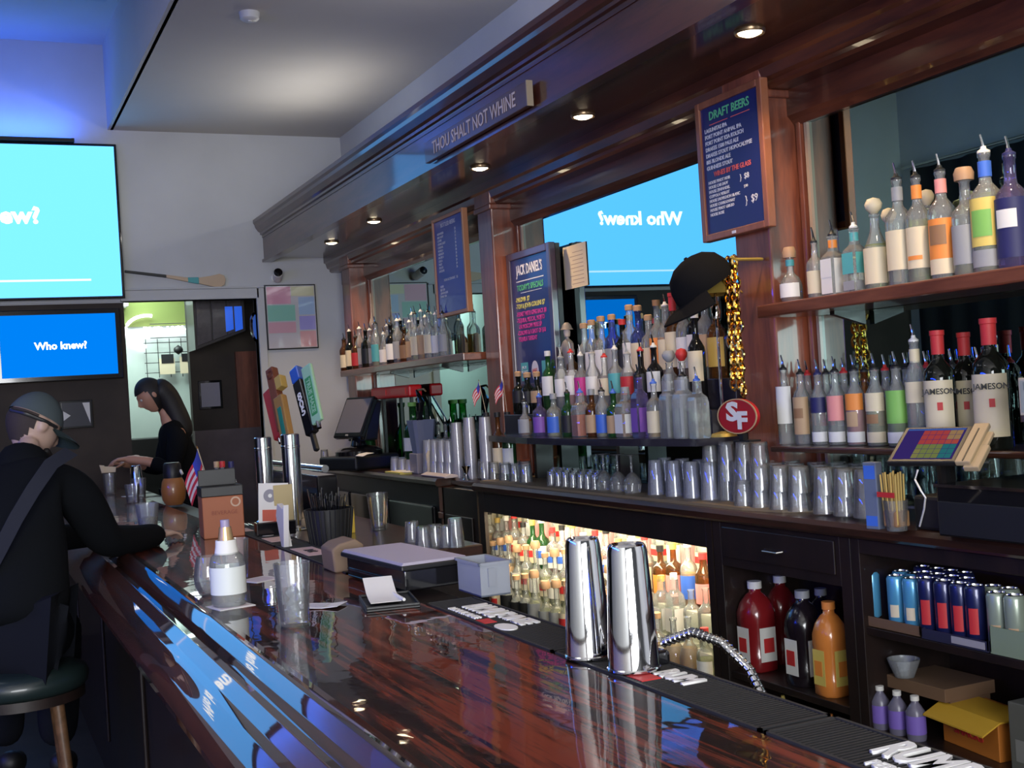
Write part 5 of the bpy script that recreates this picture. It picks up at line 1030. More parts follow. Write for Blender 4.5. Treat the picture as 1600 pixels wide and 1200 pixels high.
for i, px in enumerate([1378, 1405, 1433]):
    X = 2.56; t = thing('water_bottle', uniq(f'small purple-labelled bottle, {ORD[i]} of three in low cabinet'), 'bottle', (X, ypx(px, X, .46), .455), group='small purple-labelled bottles')
    MB().lathe([(0, 0), (.027, 0), (.029, .01), (.027, .05), (.029, .085), (.016, .105), (.011, .112), (.011, .12), (0, .12)], n=16).build('bottle_body', P('dim_clear_plastic', (.16, .15, .22), .3), t, smooth=True)
    MB().lathe([(.0295, .02), (.0295, .075)], n=16).build('label', P('violet_label', (.22, .14, .55), .5), t, smooth=True); MB().lathe([(0, .118), (.013, .118), (.013, .132), (0, .132)], n=14).build('cap', M_white, t, smooth=True)
t = thing('snack_carton', 'orange and yellow cardboard snack box with open flap', 'carton', (2.60, 2.66, .455), rz=R(-8)); M_oc = P('orange_card', (.50, .16, .02), .6)
MB().box(0, .15, -.13, .12, 0, .11).build('box', M_oc, t, bevel=.002)
MB().prism([(-.06, .085), (0, .115), (.12, .118), (.12, .114), (0, .110), (-.06, .08)], 1, -.14, .13).build('flap', P('yellow_card', (.62, .36, .03), .6), t)
text('SNACKS', .035, ink('red'), (-.0015, 0, .05), '-x', t, bold=.0008)
t = thing('grey_carton', 'tall grey carton at the right picture edge in cabinet', 'carton', (2.56, 2.37, .455)); MB().box(0, .2, -.14, .10, 0, .19).build('box', P('grey_card', (.10, .10, .09), .7), t, bevel=.003); MB().box(-.001, 0, -.1, .08, .03, .09).buildsep('print', P('grey_card_print', (.2, .2, .19), .7), t)

# ================================================================== THINGS ON THE BAR
ZB = 1.07; ZMT = 1.074
def shaker(px, X, z, lb, Rt=.0445, Rb_=.031, H=.175, y=None):
    t = thing('shaker_tin', lb, 'shaker', (X, ypx(px, X, z) if y is None else y, z), group='steel shaker tins')
    MB().lathe([(Rt, 0), (Rt + .0012, .002), (Rt + .0012, .005), (Rt - .0005, .007), (Rb_ + .0015, H - .014), (Rb_ - .001, H - .004), (Rb_ - .004, H - .001), (Rb_ - .007, H - .004), (0, H - .005)], n=48).build('tin_body', M_chrome, t, smooth=30)
    MB().lathe([(Rt - .0015, .001), (Rb_ - .004, H - .012), (0, H - .012)], n=32).build('inner_wall', M_steel, t, smooth=True)
    return t
shaker(921, 1.035, ZMT, 'tall upturned steel shaker tin, left of the foreground pair', H=.222)
shaker(991, 1.048, ZMT, 'tall upturned steel shaker tin, right and nearer of foreground pair', .0465, .034, .222)
t = shaker(210, 1.00, ZB, 'small upturned steel shaker tin near the bartender', .046, .033, .19, y=8.1)
t = thing('soda_gun_hose', 'steel braided hose with black handle behind the right shaker', 'hose', (1.11, 1.80, 1.06))
hp = [Vector((1.14, 1.90, 1.10)), Vector((1.165, 1.84, 1.125)), Vector((1.18, 1.77, 1.115)), Vector((1.185, 1.70, 1.08)), Vector((1.18, 1.65, 1.03))]
hp = [p - Vector((1.11, 1.80, 1.06)) for p in hp]
MB().tube(hp, .008, 12).build('hose', M_steel, t, smooth=True)
for i in range(26):
    u = i / 25 * 3.999; k = int(u); p = hp[k].lerp(hp[min(k + 1, 4)], u - k); d = (hp[min(k + 1, 4)] - hp[k]).normalized()
    q = Vector((0, 0, 1)).rotation_difference(d).to_matrix().to_4x4()
    MB().torus(.0082, .0016, Matrix.Translation(p) @ q, 12, 5).build('hose_ring', M_chrome, t, smooth=True)
MB().box(-.015, .02, .06, .16, .0, .035).build('gun_handle', M_blackg, t, bevel=.008, seg=3)
# black caddy with papers
t = thing('napkin_caddy', 'black plastic bar caddy topped with a stack of pale papers', 'caddy', (1.09, 3.19, ZB + .004), rz=R(4))
MB().box(-.085, .085, -.21, .21, 0, .055).build('caddy_box', M_blackg, t, bevel=.004)
MB().box(-.089, -.085, -.20, .20, .020, .025).build('side_ridge', M_blackg, t, bevel=.001)
MB().box(-.098, .098, -.225, .225, .055, .068).build('lid', M_black, t, bevel=.003)
for k in range(4): MB().box(-.095 + .002 * k, .094 - .001 * k, -.22 + .002 * k, .218, 0.0685 + k * .0016, .0698 + k * .0016).build('paper_sheet', P('lilac_white_paper', (.50, .46, .56), .6), t)
t = thing('plastic_bin', 'translucent grey plastic bin hanging at the bar inner edge', 'bin', (1.185, 2.84, ZB))
M_bin = GL('milky_plastic', (.72, .76, .84), .45, .3)
MB().box(-.040, .040, -.075, -.071, 0, .085).box(-.040, .040, .071, .075, 0, .085).box(-.040, -.036, -.071, .071, 0, .085).box(.036, .040, -.071, .071, 0, .085).box(-.040, .040, -.075, .075, 0, .004).build('bin_walls', M_bin, t)
MB().box(-.045, .045, -.080, -.075, .078, .085).box(-.045, .045, .075, .080, .078, .085).box(-.045, -.040, -.080, .080, .078, .085).box(.040, .045, -.080, .080, .078, .085).build('rim', M_bin, t)
MB().box(-.02, .0, -.080, -.075, .025, .07).build('latch', M_bin, t)
# service station surface, pint glass, straws
st = thing('service_station', 'dark wooden service ledge joined behind the bar', 'ledge', (1.42, 4.35, 0)); MB().box(-.28, .20, -.48, 1.2, 1.0, 1.055).build('ledge_top', M_darkY, st, bevel=.005); MB().box(-.27, .18, -.46, 1.18, 0, 1.0).build('ledge_body', M_dark, st)
glass(593, 1.50, 1.055, 'empty upright pint glass standing on the service ledge', .044, .030, .15, GL('pint_clear', (.90, .92, .90), .05), None, False, name='pint_glass')
t = thing('straw_bin', 'black ribbed bin crammed with black straws', 'straw holder', (1.19, 4.27, 1.056))
MB().lathe([(0, 0), (.070, 0), (.088, .14), (.085, .14), (.067, .004), (0, .004)], n=28).build('bin', M_black, t, smooth=35)
for i in range(28):
    a = 2 * math.pi * i / 28; MB().tube([(.071 * math.cos(a), .071 * math.sin(a), .002), (.089 * math.cos(a), .089 * math.sin(a), .138)], .0028, 5).build('rib', M_black, t)
for i in range(60):
    a = random.uniform(0, 6.28); r_ = .07 * math.sqrt(random.random())
    MB().tube([(r_ * .6 * math.cos(a), r_ * .6 * math.sin(a), .02), (r_ * 1.05 * math.cos(a), r_ * 1.05 * math.sin(a), .165 + random.uniform(-.01, .03) + (.02 if math.sin(a) > .3 else 0))], .003, 6).build('straw', M_blackg, t)
t = thing('brown_paper_bag', 'small crumpled tan paper packet behind the black caddy', 'packet', (1.02, 3.56, ZB)); MB().prism([(-.04, 0), (.05, 0), (.055, .075), (.03, .095), (-.02, .085), (-.045, .07)], 1, -.07, .06).build('packet', P('tan_paper', (.22, .15, .10), .8, bump=.6, bscale=40), t, smooth=True, bevel=.006); MB().box(-.041, -.040, -.05, .04, .03, .05).buildsep('print', ink('brown'), t)
t = thing('yellow_box', 'small yellow box behind the steel draft column', 'box', (1.36, 4.70, 1.055)); MB().box(-.03, .04, -.05, .05, 0, .105).build('box', M_yellow, t, bevel=.003); MB().box(-.032, -.03, -.03, .03, .03, .06).buildsep('print', M_white, t)
t = thing('cutting_board', 'pale folded cloth lying on the ledge behind straw bin', 'cloth', (1.38, 5.10, 1.056)); MB().box(-.12, .10, -.14, .12, 0, .05).build('cloth', P('pale_cloth', (.55, .45, .32), .9), t, bevel=.018, seg=3); MB().box(-.115, .095, -.13, .11, .05, .054).build('fold', P('pale_cloth', (.55, .45, .32), .9), t)
t = thing('napkin_stack', 'upright folded white napkin leaning against the straw bin', 'napkin', (1.04, 4.30, ZB)); MB().prism([(-.02, 0), (.015, 0), (.075, .11), (.045, .155), (-.03, .14), (-.05, .155)], 0, -.02, .0).build('napkin', M_paper, t, bevel=.002); MB().prism([(-.015, 0), (.035, 0), (.09, .09), (.06, .13)], 0, .002, .012).build('napkin_fold', M_paper, t)
for i, (px, X) in enumerate([(645, 1.46), (662, 1.43), (681, 1.48), (700, 1.50), (713, 1.52)]):
    glass(px, X, 1.056, uniq(f'upturned small glass on the ledge behind the black caddy, {ORD[i]}'), .030, .024, .075 if i < 4 else .10, G_tumbler, 'small glasses behind the caddy', y=ypx(px, X, 1.06))
# draft tower
t = thing('draft_tower', 'steel draft beer tower with two shining columns', 'draft tower', (1.25, 5.1, 1.056))
for (px, yy, ht) in ((457, 5.0, .40), (414, 5.4, .385)):
    X = hit(px, 750, 1, yy).x
    MB().lathe([(0, 0), (.052, 0), (.050, .012), (.0385, .02), (.0385, ht * .86), (.040, ht * .865), (.040, ht * .885), (.0385, ht * .89), (.0385, ht), (.034, ht + .004), (0, ht + .004)], (X - 1.25, yy - 5.1, 0), n=32).build('column', M_steel, t, smooth=35)
MB().box(-.11, .09, -.15, .35, 0, .006).build('drip_tray', M_steel, t, bevel=.002)
# tap handles on the second tower by the back counter
tw = thing('tap_rail', 'row of tap handles on a steel rail behind the draft columns', 'beer taps', (1.55, 6.0, 1.0))
MB().box(-.05, .05, -.45, .85, 0, .24).build('tower_body', M_blackg, tw, bevel=.01)
MB().tube([(0, -.42, .27), (0, .80, .27)], .018, 16).build('steel_rail', M_steel, tw, smooth=True)
def handle(px0, py0, px1, py1, nm, parts):
    b = hit(px1, py1, 0, 1.50) ; a = hit(px0, py0, 0, 1.50); L = (a - b).length; d = (a - b).normalized()
    q = Vector((0, 0, 1)).rotation_difference(d).to_matrix().to_4x4()
    root = MB().lathe([(.012, -.03), (.012, 0), (.006, .03), (0, .03)], n=12).build('tap_handle', M_chrome, tw, smooth=True)
    root.matrix_basis = Matrix.Translation(b - Vector((1.55, 6.0, 1.0))) @ q @ Matrix.Rotation(R(28), 4, 'Z')
    for (nm_, w_, d_, z0, z1, mat) in parts: MB().box(-d_, d_, -w_, w_, z0 * L, z1 * L).build(nm_, mat, root, bevel=.006)
    return root, L
M_tb = P('tap_brown', (.20, .06, .03), .5)
handle(419, 612, 437, 685, 'r', [('handle_body', .028, .018, 0, 1, P('tap_red', (.45, .03, .03), .4))])
r_, L = handle(424, 577, 447, 690, 'b', [('handle_body', .028, .022, .15, 1, M_tb)])
o = MB().torus(.02, .006, Matrix.Identity(4), 16, 6).build('ring_emblem', P('tap_ring', (.12, .03, .02), .5), r_); o.matrix_basis = Matrix.Translation((-.023, -.005, .9 * L)) @ Matrix.Rotation(R(90), 4, 'Y')
MB().box(-.024, .02, -.075, -.028, .66 * L, .82 * L).build('gold_arm', ink('gold'), r_, bevel=.004)
handle(437, 620, 450, 688, 'g', [('handle_body', .034, .02, .0, 1, P('tap_gold', (.36, .20, .06), .5)), ('teal_panel', .018, .0215, .05, .75, P('tap_teal', (.02, .22, .16), .5))])
r_, L = handle(462, 577, 492, 692, 'k', [('handle_body', .030, .020, .12, .82, M_blackg), ('blue_top', .030, .021, .82, 1.0, P('tap_blue', (.03, .12, .55), .25, coat=.6)), ('lower_stem', .012, .012, -.1, .12, M_black)])
text('8\n0\n5', .062, M_white, (-.0215, 0, .50 * L), '-x', r_, 'lettering', bold=.0015, line=.72)
r_, L = handle(479, 572, 497, 660, 'n', [('handle_body', .034, .010, .0, 1, P('tap_mint', (.35, .62, .42), .4)), ('green_panel', .024, .0115, .12, .8, P('tap_green', (.06, .32, .12), .4))])
text('TRUE HAZE', .036, P('tap_mint', (.35, .62, .42), .4), (-.0125, 0, .46 * L), '-x', r_, 'lettering', bold=.0008, rotz=R(-90), sx=.95)
# clutter of clear glasses around the taps
for i, (px, X, H) in enumerate([(424, 1.62, .10), (430, 1.75, .10), (486, 2.58, .12), (497, 2.58, .12), (508, 2.60, .12), (470, 2.60, .12), (478, 2.66, .13), (516, 2.56, .07)]):
    glass(px, X, 1.1 if X > 2 else 1.24, uniq(f'upturned clear glass near the beer taps, {ORD[i]}'), .036, .028, H, G_tumbler, 'clear glasses near the beer taps') if X > 2 else None
# menu box, card, bottle caps
t = thing('condiment_box', 'terracotta menu box with black lid and black pad on top', 'box', (.93, 4.90, ZB), rz=R(-4))
MB().box(-.085, .075, -.055, .10, 0, .165).build('box', P('terracotta', (.40, .13, .06), .6), t, bevel=.004); MB().box(-.087, .077, -.057, .102, .165, .205).build('lid', M_black, t, bevel=.003)
MB().box(-.087, .06, .02, .03, .205, .27).build('black_pad', M_black, t, bevel=.002)
text('BEVERAGE', .022, P('terracotta_print', (.28, .07, .04), .6), (0, -.0575, .10), '-y', t); o = MB().lathe([(.014, 0), (.020, 0), (.020, .001), (.014, .001)], n=20).build('badge', P('badge_pale', (.6, .42, .3), .6), t); o.matrix_basis = Matrix.Translation((.045, -.0555, .14)) @ Matrix.Rotation(R(90), 4, 'X')
t = thing('drink_card', 'white table card printed with a glass bowl, in black holder', 'card', (1.095, 4.75, ZB), rz=R(-3))
MB().box(-.07, .085, -.03, .03, 0, .055).build('holder', M_blackg, t, bevel=.004); c_ = MB().box(-.06, .058, -.006, -.003, .05, .205).build('card', M_paper, t); c_.rotation_euler = (R(-6), R(4), 0)
MB().box(.01, .085, .006, .010, .05, .195).build('tan_card', P('tan_card', (.50, .40, .20), .6), t, bevel=.0)
o = MB().lathe([(0, 0), (.026, 0), (.026, .001), (0, .001)], n=22).build('bowl_print', P('print_grey', (.28, .27, .32), .6), c_); o.matrix_basis = Matrix.Translation((-.015, -.0065, .155)) @ Matrix.Rotation(R(90), 4, 'X')
o = MB().lathe([(0, 0), (.008, 0), (.008, .001), (0, .001)], n=12).build('bright_spot', M_white, c_); o.matrix_basis = Matrix.Translation((-.015, -.0080, .155)) @ Matrix.Rotation(R(90), 4, 'X')
MB().box(-.045, .01, -.0072, -.006, .055, .10).build('red_print', P('red_print_', (.55, .10, .06), .6), c_)
for i, (px, c) in enumerate([(344, 'tan'), (353, 'red'), (367, 'navy')]):
    t = bottle((1.0 + .02 * i, ypx(px, 1.0 + .02 * i, 1.07), ZB), uniq(f'slim clear bottle with {c} cap standing behind the menu box'), 'slim', .27, .024, 'clear', top='cap', topc=c)
def coaster(loc, lb, rz, s=.048):
    t = thing('coaster', lb, 'coaster', loc, rz, group='white bar coasters'); MB().box(-s, s, -s, s, 0, .0015).build('card', M_paper, t); MB().box(-s * .8, s * .8, -s * .8, s * .8, .0015, .0018).buildsep('print', P('coaster_print', (.66, .58, .58), .7), t); return t
coaster((.600, 3.135, ZB), 'white square coaster under the clear soda bottle', R(12))
coaster((.77, 3.55, ZB), 'white square coaster behind the clear soda bottle', R(25))
coaster((.71, 5.45, ZB), 'white square coaster under the far rocks glass', R(5))
coaster((.95, 8.0, ZB), 'white square coaster near the far steel shaker', R(15))
t = thing('soda_bottle', 'clear glass bottle with white label and gold neck on coaster', 'bottle', (.600, 3.145, ZB + .002)); t.scale = (1.12, 1.12, 1.12)
MB().lathe([(0, 0), (.036, 0), (.040, .006), (.040, .095), (.036, .112), (.020, .128), (.0165, .145), (.0155, .165), (0, .165)], n=28).build('glass_body', G_clear, t, smooth=50)
MB().lathe([(0, .004), (.036, .006), (.036, .028), (0, .028)], n=24).build('liquid', LIQ['water'], t, smooth=50)
MB().lathe([(.0407, .028), (.0407, .090)], n=24).build('label', P('white_label', (.70, .74, .72), .5), t, smooth=True)
MB().lathe([(.0275, .118), (.0245, .135), (.0235, .150), (.021, .150)], n=24).build('white_collar', M_white, t, smooth=True)
MB().lathe([(.0185, .146), (.0135, .180), (.0, .180)], n=20).build('gold_neck', P('pale_gold', (.75, .50, .25), .25, metal=.7), t, smooth=True)
MB().lathe([(.0, .178), (.0105, .178), (.0105, .196), (0, .197)], n=16).build('cap', P('lilac_cap', (.35, .30, .45), .4), t, smooth=True)
# stemless wine glass
t = thing('wine_glass', 'stemless wine glass standing left of the clear soda bottle', 'glass', (.590, 3.36, ZB))
MB().lathe([(0, .001), (.022, .001), (.030, .008), (.040, .035), (.041, .055), (.036, .085), (.031, .108), (.0298, .108), (.0348, .085), (.0395, .055), (.0385, .036), (.028, .011), (0, .008)], n=32).build('bowl', G_tumbler, t, smooth=60)
MB().lathe([(0, 0), (.022, 0), (.022, .002), (0, .002)], n=20).build('foot', G_tumbler, t)
# water glass
t = thing('water_glass', 'tall tumbler of iced water standing on the bar right of bottle', 'glass', (.668, 2.74, ZB))
MB().lathe([(0, 0), (.031, 0), (.033, .004), (.042, .145), (.0398, .145), (.031, .012), (0, .012)], n=32).build('glass_wall', G_tumbler, t, smooth=35)
MB().lathe([(0, .013), (.0305, .013), (.0360, .085), (0, .085)], n=28).build('water', LQ('water_fill', (.86, .88, .88), .04), t, smooth=35)
for i in range(6):
    o = MB().box(-.011, .011, -.011, .011, -.011, .011).build('ice_cube', GL('ice', (.9, .93, .95), .18, .1), t, bevel=.003); o.location = (random.uniform(-.014, .014), random.uniform(-.014, .014), .03 + i * .009); o.rotation_euler = (i, i * 2, i * 3)
# glass behind bottle
t = thing('rocks_glass', 'clear tumbler standing behind the clear soda bottle', 'glass', (.715, 3.62, ZB)); MB().lathe([(0, 0), (.032, 0), (.034, .004), (.042, .12), (.040, .12), (.032, .012), (0, .012)], n=28).build('glass_wall', G_tumbler, t, smooth=35); MB().lathe([(0, .013), (.031, .013), (.034, .045), (0, .045)], n=20).build('drink', LQ('dull_drink', (.5, .35, .25), .3), t)
t = thing('rocks_glass', 'hazy rocks glass on coaster beside the seated man', 'glass', (.71, 5.45, ZB + .002)); MB().lathe([(0, 0), (.036, 0), (.038, .004), (.050, .12), (.048, .12), (.036, .012), (0, .012)], n=28).build('glass_wall', G_haze, t, smooth=35); MB().lathe([(0, .013), (.035, .013), (.042, .06), (0, .06)], n=20).build('drink', LQ('pale_drink', (.7, .7, .6), .3), t)
for i, (x_, y_, H, lb) in enumerate([(.86, 8.35, .14, 'clear glass under the bartender hands'), (.95, 7.6, .13, 'clear rocks glass left of small steel shaker'), (.88, 7.35, .11, 'clear low glass in front of the bartender'), (.66, 8.3, .12, 'clear glass at the far end of the bar')]):
    t = thing('drinking_glass', lb, 'glass', (x_, y_, ZB)); MB().lathe([(0, 0), (.034, 0), (.036, .004), (.044, H), (.042, H), (.034, .012), (0, .012)], n=24).build('glass_wall', G_tumbler, t, smooth=35); MB().lathe([(0, .013), (.033, .013), (.037, H * .5), (0, H * .5)], n=18).build('drink', LIQ['water'], t)
t = thing('lime_wedge_napkin', 'folded cream napkin in the glass held by the bartender', 'napkin', (.85, 8.35, ZB + .145)); MB().prism([(-.04, 0), (.05, .0), (.055, .035), (-.03, .045)], 1, -.01, .01).build('napkin', M_cream, t, bevel=.004); MB().prism([(-.04, .01), (-.02, .0), (-.02, .05), (-.05, .055)], 1, -.02, .005).build('fold', M_cream, t)
t = thing('amber_pitcher', 'amber jug with black lid on the bar before the bartender', 'jug', (1.045, 6.9, ZB)); MB().lathe([(0, 0), (.045, 0), (.062, .03), (.068, .08), (.060, .13), (.045, .16), (0, .16)], n=24).build('jug_body', P('amber_ceramic', (.42, .17, .05), .35, coat=.5), t, smooth=True); MB().lathe([(.050, .15), (.052, .165), (.048, .225), (.04, .235), (0, .235)], n=24).build('lid', M_black, t, smooth=True); MB().tube([(.04, -.03, .19), (.045, -.05, .17)], .008).build('spout', M_white, t)
# check presenter + receipts
t = thing('check_tray', 'black bill tray holding curled white receipts and a pen', 'tray', (.93, 2.86, ZB), rz=R(-12))
MB().box(-.06, .07, -.10, .10, 0, .006).box(-.06, .07, -.10, -.095, .006, .013).box(-.06, .07, .095, .10, .006, .013).box(-.06, -.055, -.095, .095, .006, .013).box(.065, .07, -.095, .095, .006, .013).build('tray', M_black, t, bevel=.002)
cv = [(-.085 + .0, .052), (-.06, .040), (-.03, .026), (.0, .017), (.05, .016)]
MB().prism([(y, z) for y, z in [(.13, .050), (.09, .036), (.05, .022), (.0, .0155), (-.06, .0145), (-.06, .0135), (.0, .0145), (.05, .021), (.09, .035), (.13, .049)]], 0, -.045, .03).build('receipt', M_white, t, smooth=True)
MB().tube([(.035, -.07, .018), (.02, .06, .018)], .004, 8).build('pen', M_white, t, smooth=True)
t = thing('receipt_slip', 'flat white receipt lying on the bar left of bill tray', 'receipt', (.775, 2.95, ZB), rz=R(-38)); MB().prism([(-.07, 0), (-.02, .003), (.03, .002), (.07, .006), (.07, .0072), (.03, .0032), (-.02, .0042), (-.07, .0012)], 1, -.035, .035).build('paper', M_white, t, smooth=True); MB().box(-.03, .03, -.02, .02, .0043, .0046).buildsep('print', P('faint_print', (.6, .58, .6), .7), t)

# ================================================================== STOOLS
def stool(lb, x, y):
    t = thing('bar_stool', lb, 'stool', (x, y, 0))
    MB().lathe([(0, .70), (.19, .70), (.205, .715), (.21, .74), (.20, .765), (.16, .78), (0, .785)], n=32).build('seat', P('dark_teal_vinyl', (.012, .022, .022), .35, coat=.3), t, smooth=50)
    MB().lathe([(.17, .67), (.195, .67), (.195, .702), (.17, .702)], n=28).build('seat_ring', M_dark, t, smooth=35)
    for k in range(4):
        a = R(45 + 90 * k); MB().tube([(.14 * math.cos(a), .14 * math.sin(a), .69), (.21 * math.cos(a), .21 * math.sin(a), 0)], [.02, .016], 10).build('leg', wood('stool_leg_wood', (.16, .08, .04), (.09, .045, .02), .4, .3), t, smooth=True)
    MB().torus(.183, .010, Matrix.Translation((0, 0, .28)), 28, 8).build('foot_ring', M_brass, t, smooth=True)
stool('dark vinyl round bar stool under the seated man', .13, 4.28)

# ================================================================== PEOPLE
def skin(verts, edges, radii, sub=2, root=0):
    me = bpy.data.meshes.new('skel'); me.from_pydata(verts, edges, []); o = bpy.data.objects.new('skel', me); COL.objects.link(o)
    md = o.modifiers.new('s', 'SKIN'); md.use_smooth_shade = True; md.branch_smoothing = 0.4
    for i, r_ in enumerate(radii):
        sv = me.skin_vertices[0].data[i]; sv.radius = (r_, r_) if not isinstance(r_, tuple) else r_; sv.use_root = (i == root)
    ss = o.modifiers.new('ss', 'SUBSURF'); ss.levels = sub; ss.render_levels = sub
    dg = bpy.context.evaluated_depsgraph_get(); dg.update()
    out = bpy.data.meshes.new_from_object(o.evaluated_get(dg)); bpy.data.objects.remove(o)
    return [tuple(v.co) for v in out.vertices], [tuple(p.vertices) for p in out.polygons]
def chain(pts, radii, sub=2): return skin(pts, [(i, i + 1) for i in range(len(pts) - 1)], radii, sub)
def limbs(V_, Rd, paths):
    out = []
    for p in paths: out.append(chain([V_[i] for i in p], [Rd[i] * (1.0 if k or p[0] not in (3, 0) or p[1] in (1,) else .75) for k, i in enumerate(p)]))
    n0 = V_[5] + (V_[5] - V_[4]) * .35
    out.append(chain([V_[4], V_[5], n0], [Rd[4] * .9, Rd[5] * .82, Rd[5] * .7]))
    return out
def remeshed(pieces, name, mat, parent, vox):
    mb = MB()
    for v, f in pieces: mb.add(v, f)
    o = mb.build(name, mat); md = o.modifiers.new('r', 'REMESH'); md.mode = 'VOXEL'; md.voxel_size = vox; md.use_smooth_shade = True
    sm = o.modifiers.new('sm', 'SMOOTH'); sm.factor = .5; sm.iterations = 2
    dg = bpy.context.evaluated_depsgraph_get(); dg.update()
    me = bpy.data.meshes.new_from_object(o.evaluated_get(dg)); me.name = name; bpy.data.objects.remove(o)
    # keep only the outer skin: drop the small closed cavities left inside by the remesher
    par = list(range(len(me.vertices)))
    def fd(i):
        while par[i] != i: par[i] = par[par[i]]; i = par[i]
        return i
    for e in me.edges:
        a_, b_ = fd(e.vertices[0]), fd(e.vertices[1])
        if a_ != b_: par[a_] = b_
    from collections import Counter
    rt = [fd(i) for i in range(len(par))]; cn = Counter(rt); big = {k for k, n_ in cn.items() if n_ > .015 * len(rt)}; _ = 0
    keep = [i for i, r_ in enumerate(rt) if r_ in big]; mp = {k: i for i, k in enumerate(keep)}
    fv = [tuple(me.vertices[k].co) for k in keep]; ff = [tuple(mp[i] for i in p.vertices) for p in me.polygons if rt[p.vertices[0]] in big]
    me = bpy.data.meshes.new(name); me.from_pydata(fv, [], ff)
    me.materials.append(mat); me.shade_smooth()
    o = bpy.data.objects.new(name, me); COL.objects.link(o); o.parent = parent; return o
def head_mesh(T, scale=1.0, grow=0.0, zmin=-1, back=False):
    """face looks along +y of T"""
    nu, nv = 36, 28; v = []; f = []
    for j in range(nv + 1):
        th = math.pi * j / nv; cz = math.cos(th); sz = math.sin(th)
        for i in range(nu):
            ph = 2 * math.pi * i / nu; sx_, cy_ = math.cos(ph) * sz, math.sin(ph) * sz
            x, y, z = .076 * sx_, .096 * cy_, .118 * cz
            if cz < 0:
                k = (-cz) ** 1.4; x *= 1 - .38 * k; y = y * (1 - .22 * k) + (.020 * k if cy_ > 0 else .035 * k)
            if cy_ > 0 and grow == 0:
                g = lambda a, b, w1, w2: math.exp(-((x - a) / w1) ** 2 - ((z - b) / w2) ** 2)
                y += .024 * g(0, -.018, .011, .018) + .012 * g(0, .008, .009, .022) + .006 * g(0, .040, .045, .010) - .010 * g(.030, .016, .015, .010) - .010 * g(-.030, .016, .015, .010)
                y += .006 * g(0, -.052, .022, .006) + .005 * g(0, -.064, .018, .006) - .004 * g(0, -.058, .024, .0035) + .008 * g(0, -.092, .022, .014)
            v.append(T @ Vector(((x * (1 + grow * 8)) * scale, (y * (1 + grow * 8)) * scale, (z * (1 + grow * 8)) * scale)))
    for j in range(nv):
        for i in range(nu): f.append((j * nu + i, j * nu + (i + 1) % nu, (j + 1) * nu + (i + 1) % nu, (j + 1) * nu + i))
    return v, f
def ball(T, r, sx=1, sy=1, sz=1, n=12):
    m = MB(T); m.lathe([(r * math.sin(math.pi * k / n) * 1.0 if 0 < k < n else 0, -r * sz * math.cos(math.pi * k / n)) for k in range(n + 1)], n=14, sx=sx, sy=sy); return m.v, m.f
def hand(wrist, fwd, up, side, s=1.0, curl=.5):
    """palm + five separate bent fingers; side = thumb side"""
    W = Vector(wrist); F = Vector(fwd).normalized(); U = (Vector(up) - F * Vector(up).dot(F)).normalized(); Sd = F.cross(U).normalized() * side
    P_ = []
    P_.append(skin([W - F * .085, W + F * .02, W + F * .055, W + F * .085], [(0, 1), (1, 2), (2, 3)], [(.030, .028), (.030, .018), (.038, .016), (.036, .013)], 2))
    for k, (off, L, r_) in enumerate([(.030, .072, .0088), (.011, .080, .0090), (-.009, .074, .0086), (-.027, .058, .0076)]):
        b = W + F * .075 + Sd * off; d = F.copy(); pts = [W + F * .04 + Sd * off * .7, b]; p = b
        for q in range(3):
            ang = curl * (q + 1) * .55; d = (F * math.cos(ang) - U * math.sin(ang)).normalized(); p = p + d * L * (.42, .32, .26)[q]; pts.append(p)
        P_.append(chain(pts, [r_, r_ * 1.05, r_, r_ * .92, r_ * .7], 1))
    b = W + F * .02 + Sd * .026; t1 = b + (F * .6 + Sd * .8 - U * .2).normalized() * .038; t2 = t1 + (F * .9 + Sd * .25 - U * .4).normalized() * .030; t3 = t2 + (F * .95 - U * .4).normalized() * .024
    P_.append(chain([W + F * .0 + Sd * .01, b, t1, t2, t3], [.012, .0125, .0105, .0095, .007], 1))
    return P_
M_skin = P('skin', (.50, .26, .17), .5); M_skin2 = P('pale_skin', (.48, .33, .27), .5)
M_jacket = P('black_jacket_cloth', (.006, .007, .009), .95, spec=.08, bump=.2, bscale=60); M_hair = P('black_hair', (.010, .008, .008), .6, bump=.4, bscale=120); M_jeans = P('dark_jeans', (.008, .009, .013), .95, spec=.1)
M_shoe = P('dark_shoe', (.01, .01, .01), .5)
# ---- bartender, facing -x, head bowed over the hands
bt = thing('person', 'bartender in black hooded top bowed over glasses at the far end', 'person', (1.40, 8.60, 0))
o3 = Vector((1.40, 8.60, 0)); L3 = lambda x, y, z: Vector((x, y, z)) - o3
hipl, hipr = L3(1.38, 8.50, .93), L3(1.38, 8.70, .93)
V_ = [L3(1.39, 8.60, .96), L3(1.385, 8.60, 1.12), L3(1.36, 8.60, 1.30), L3(1.335, 8.60, 1.43), L3(1.30, 8.60, 1.53), L3(1.27, 8.60, 1.60),
      L3(1.33, 8.46, 1.43), L3(1.32, 8.40, 1.38), L3(1.27, 8.38, 1.20), L3(1.13, 8.42, 1.265), L3(.975, 8.465, 1.293),
      L3(1.33, 8.74, 1.43), L3(1.32, 8.80, 1.38), L3(1.25, 8.80, 1.19), L3(1.12, 8.72, 1.235), L3(.975, 8.655, 1.258),
      hipl, L3(1.37, 8.50, .52), L3(1.41, 8.50, .10), hipr, L3(1.37, 8.72, .52), L3(1.41, 8.72, .10), L3(1.30, 8.50, .045), L3(1.30, 8.72, .045)]
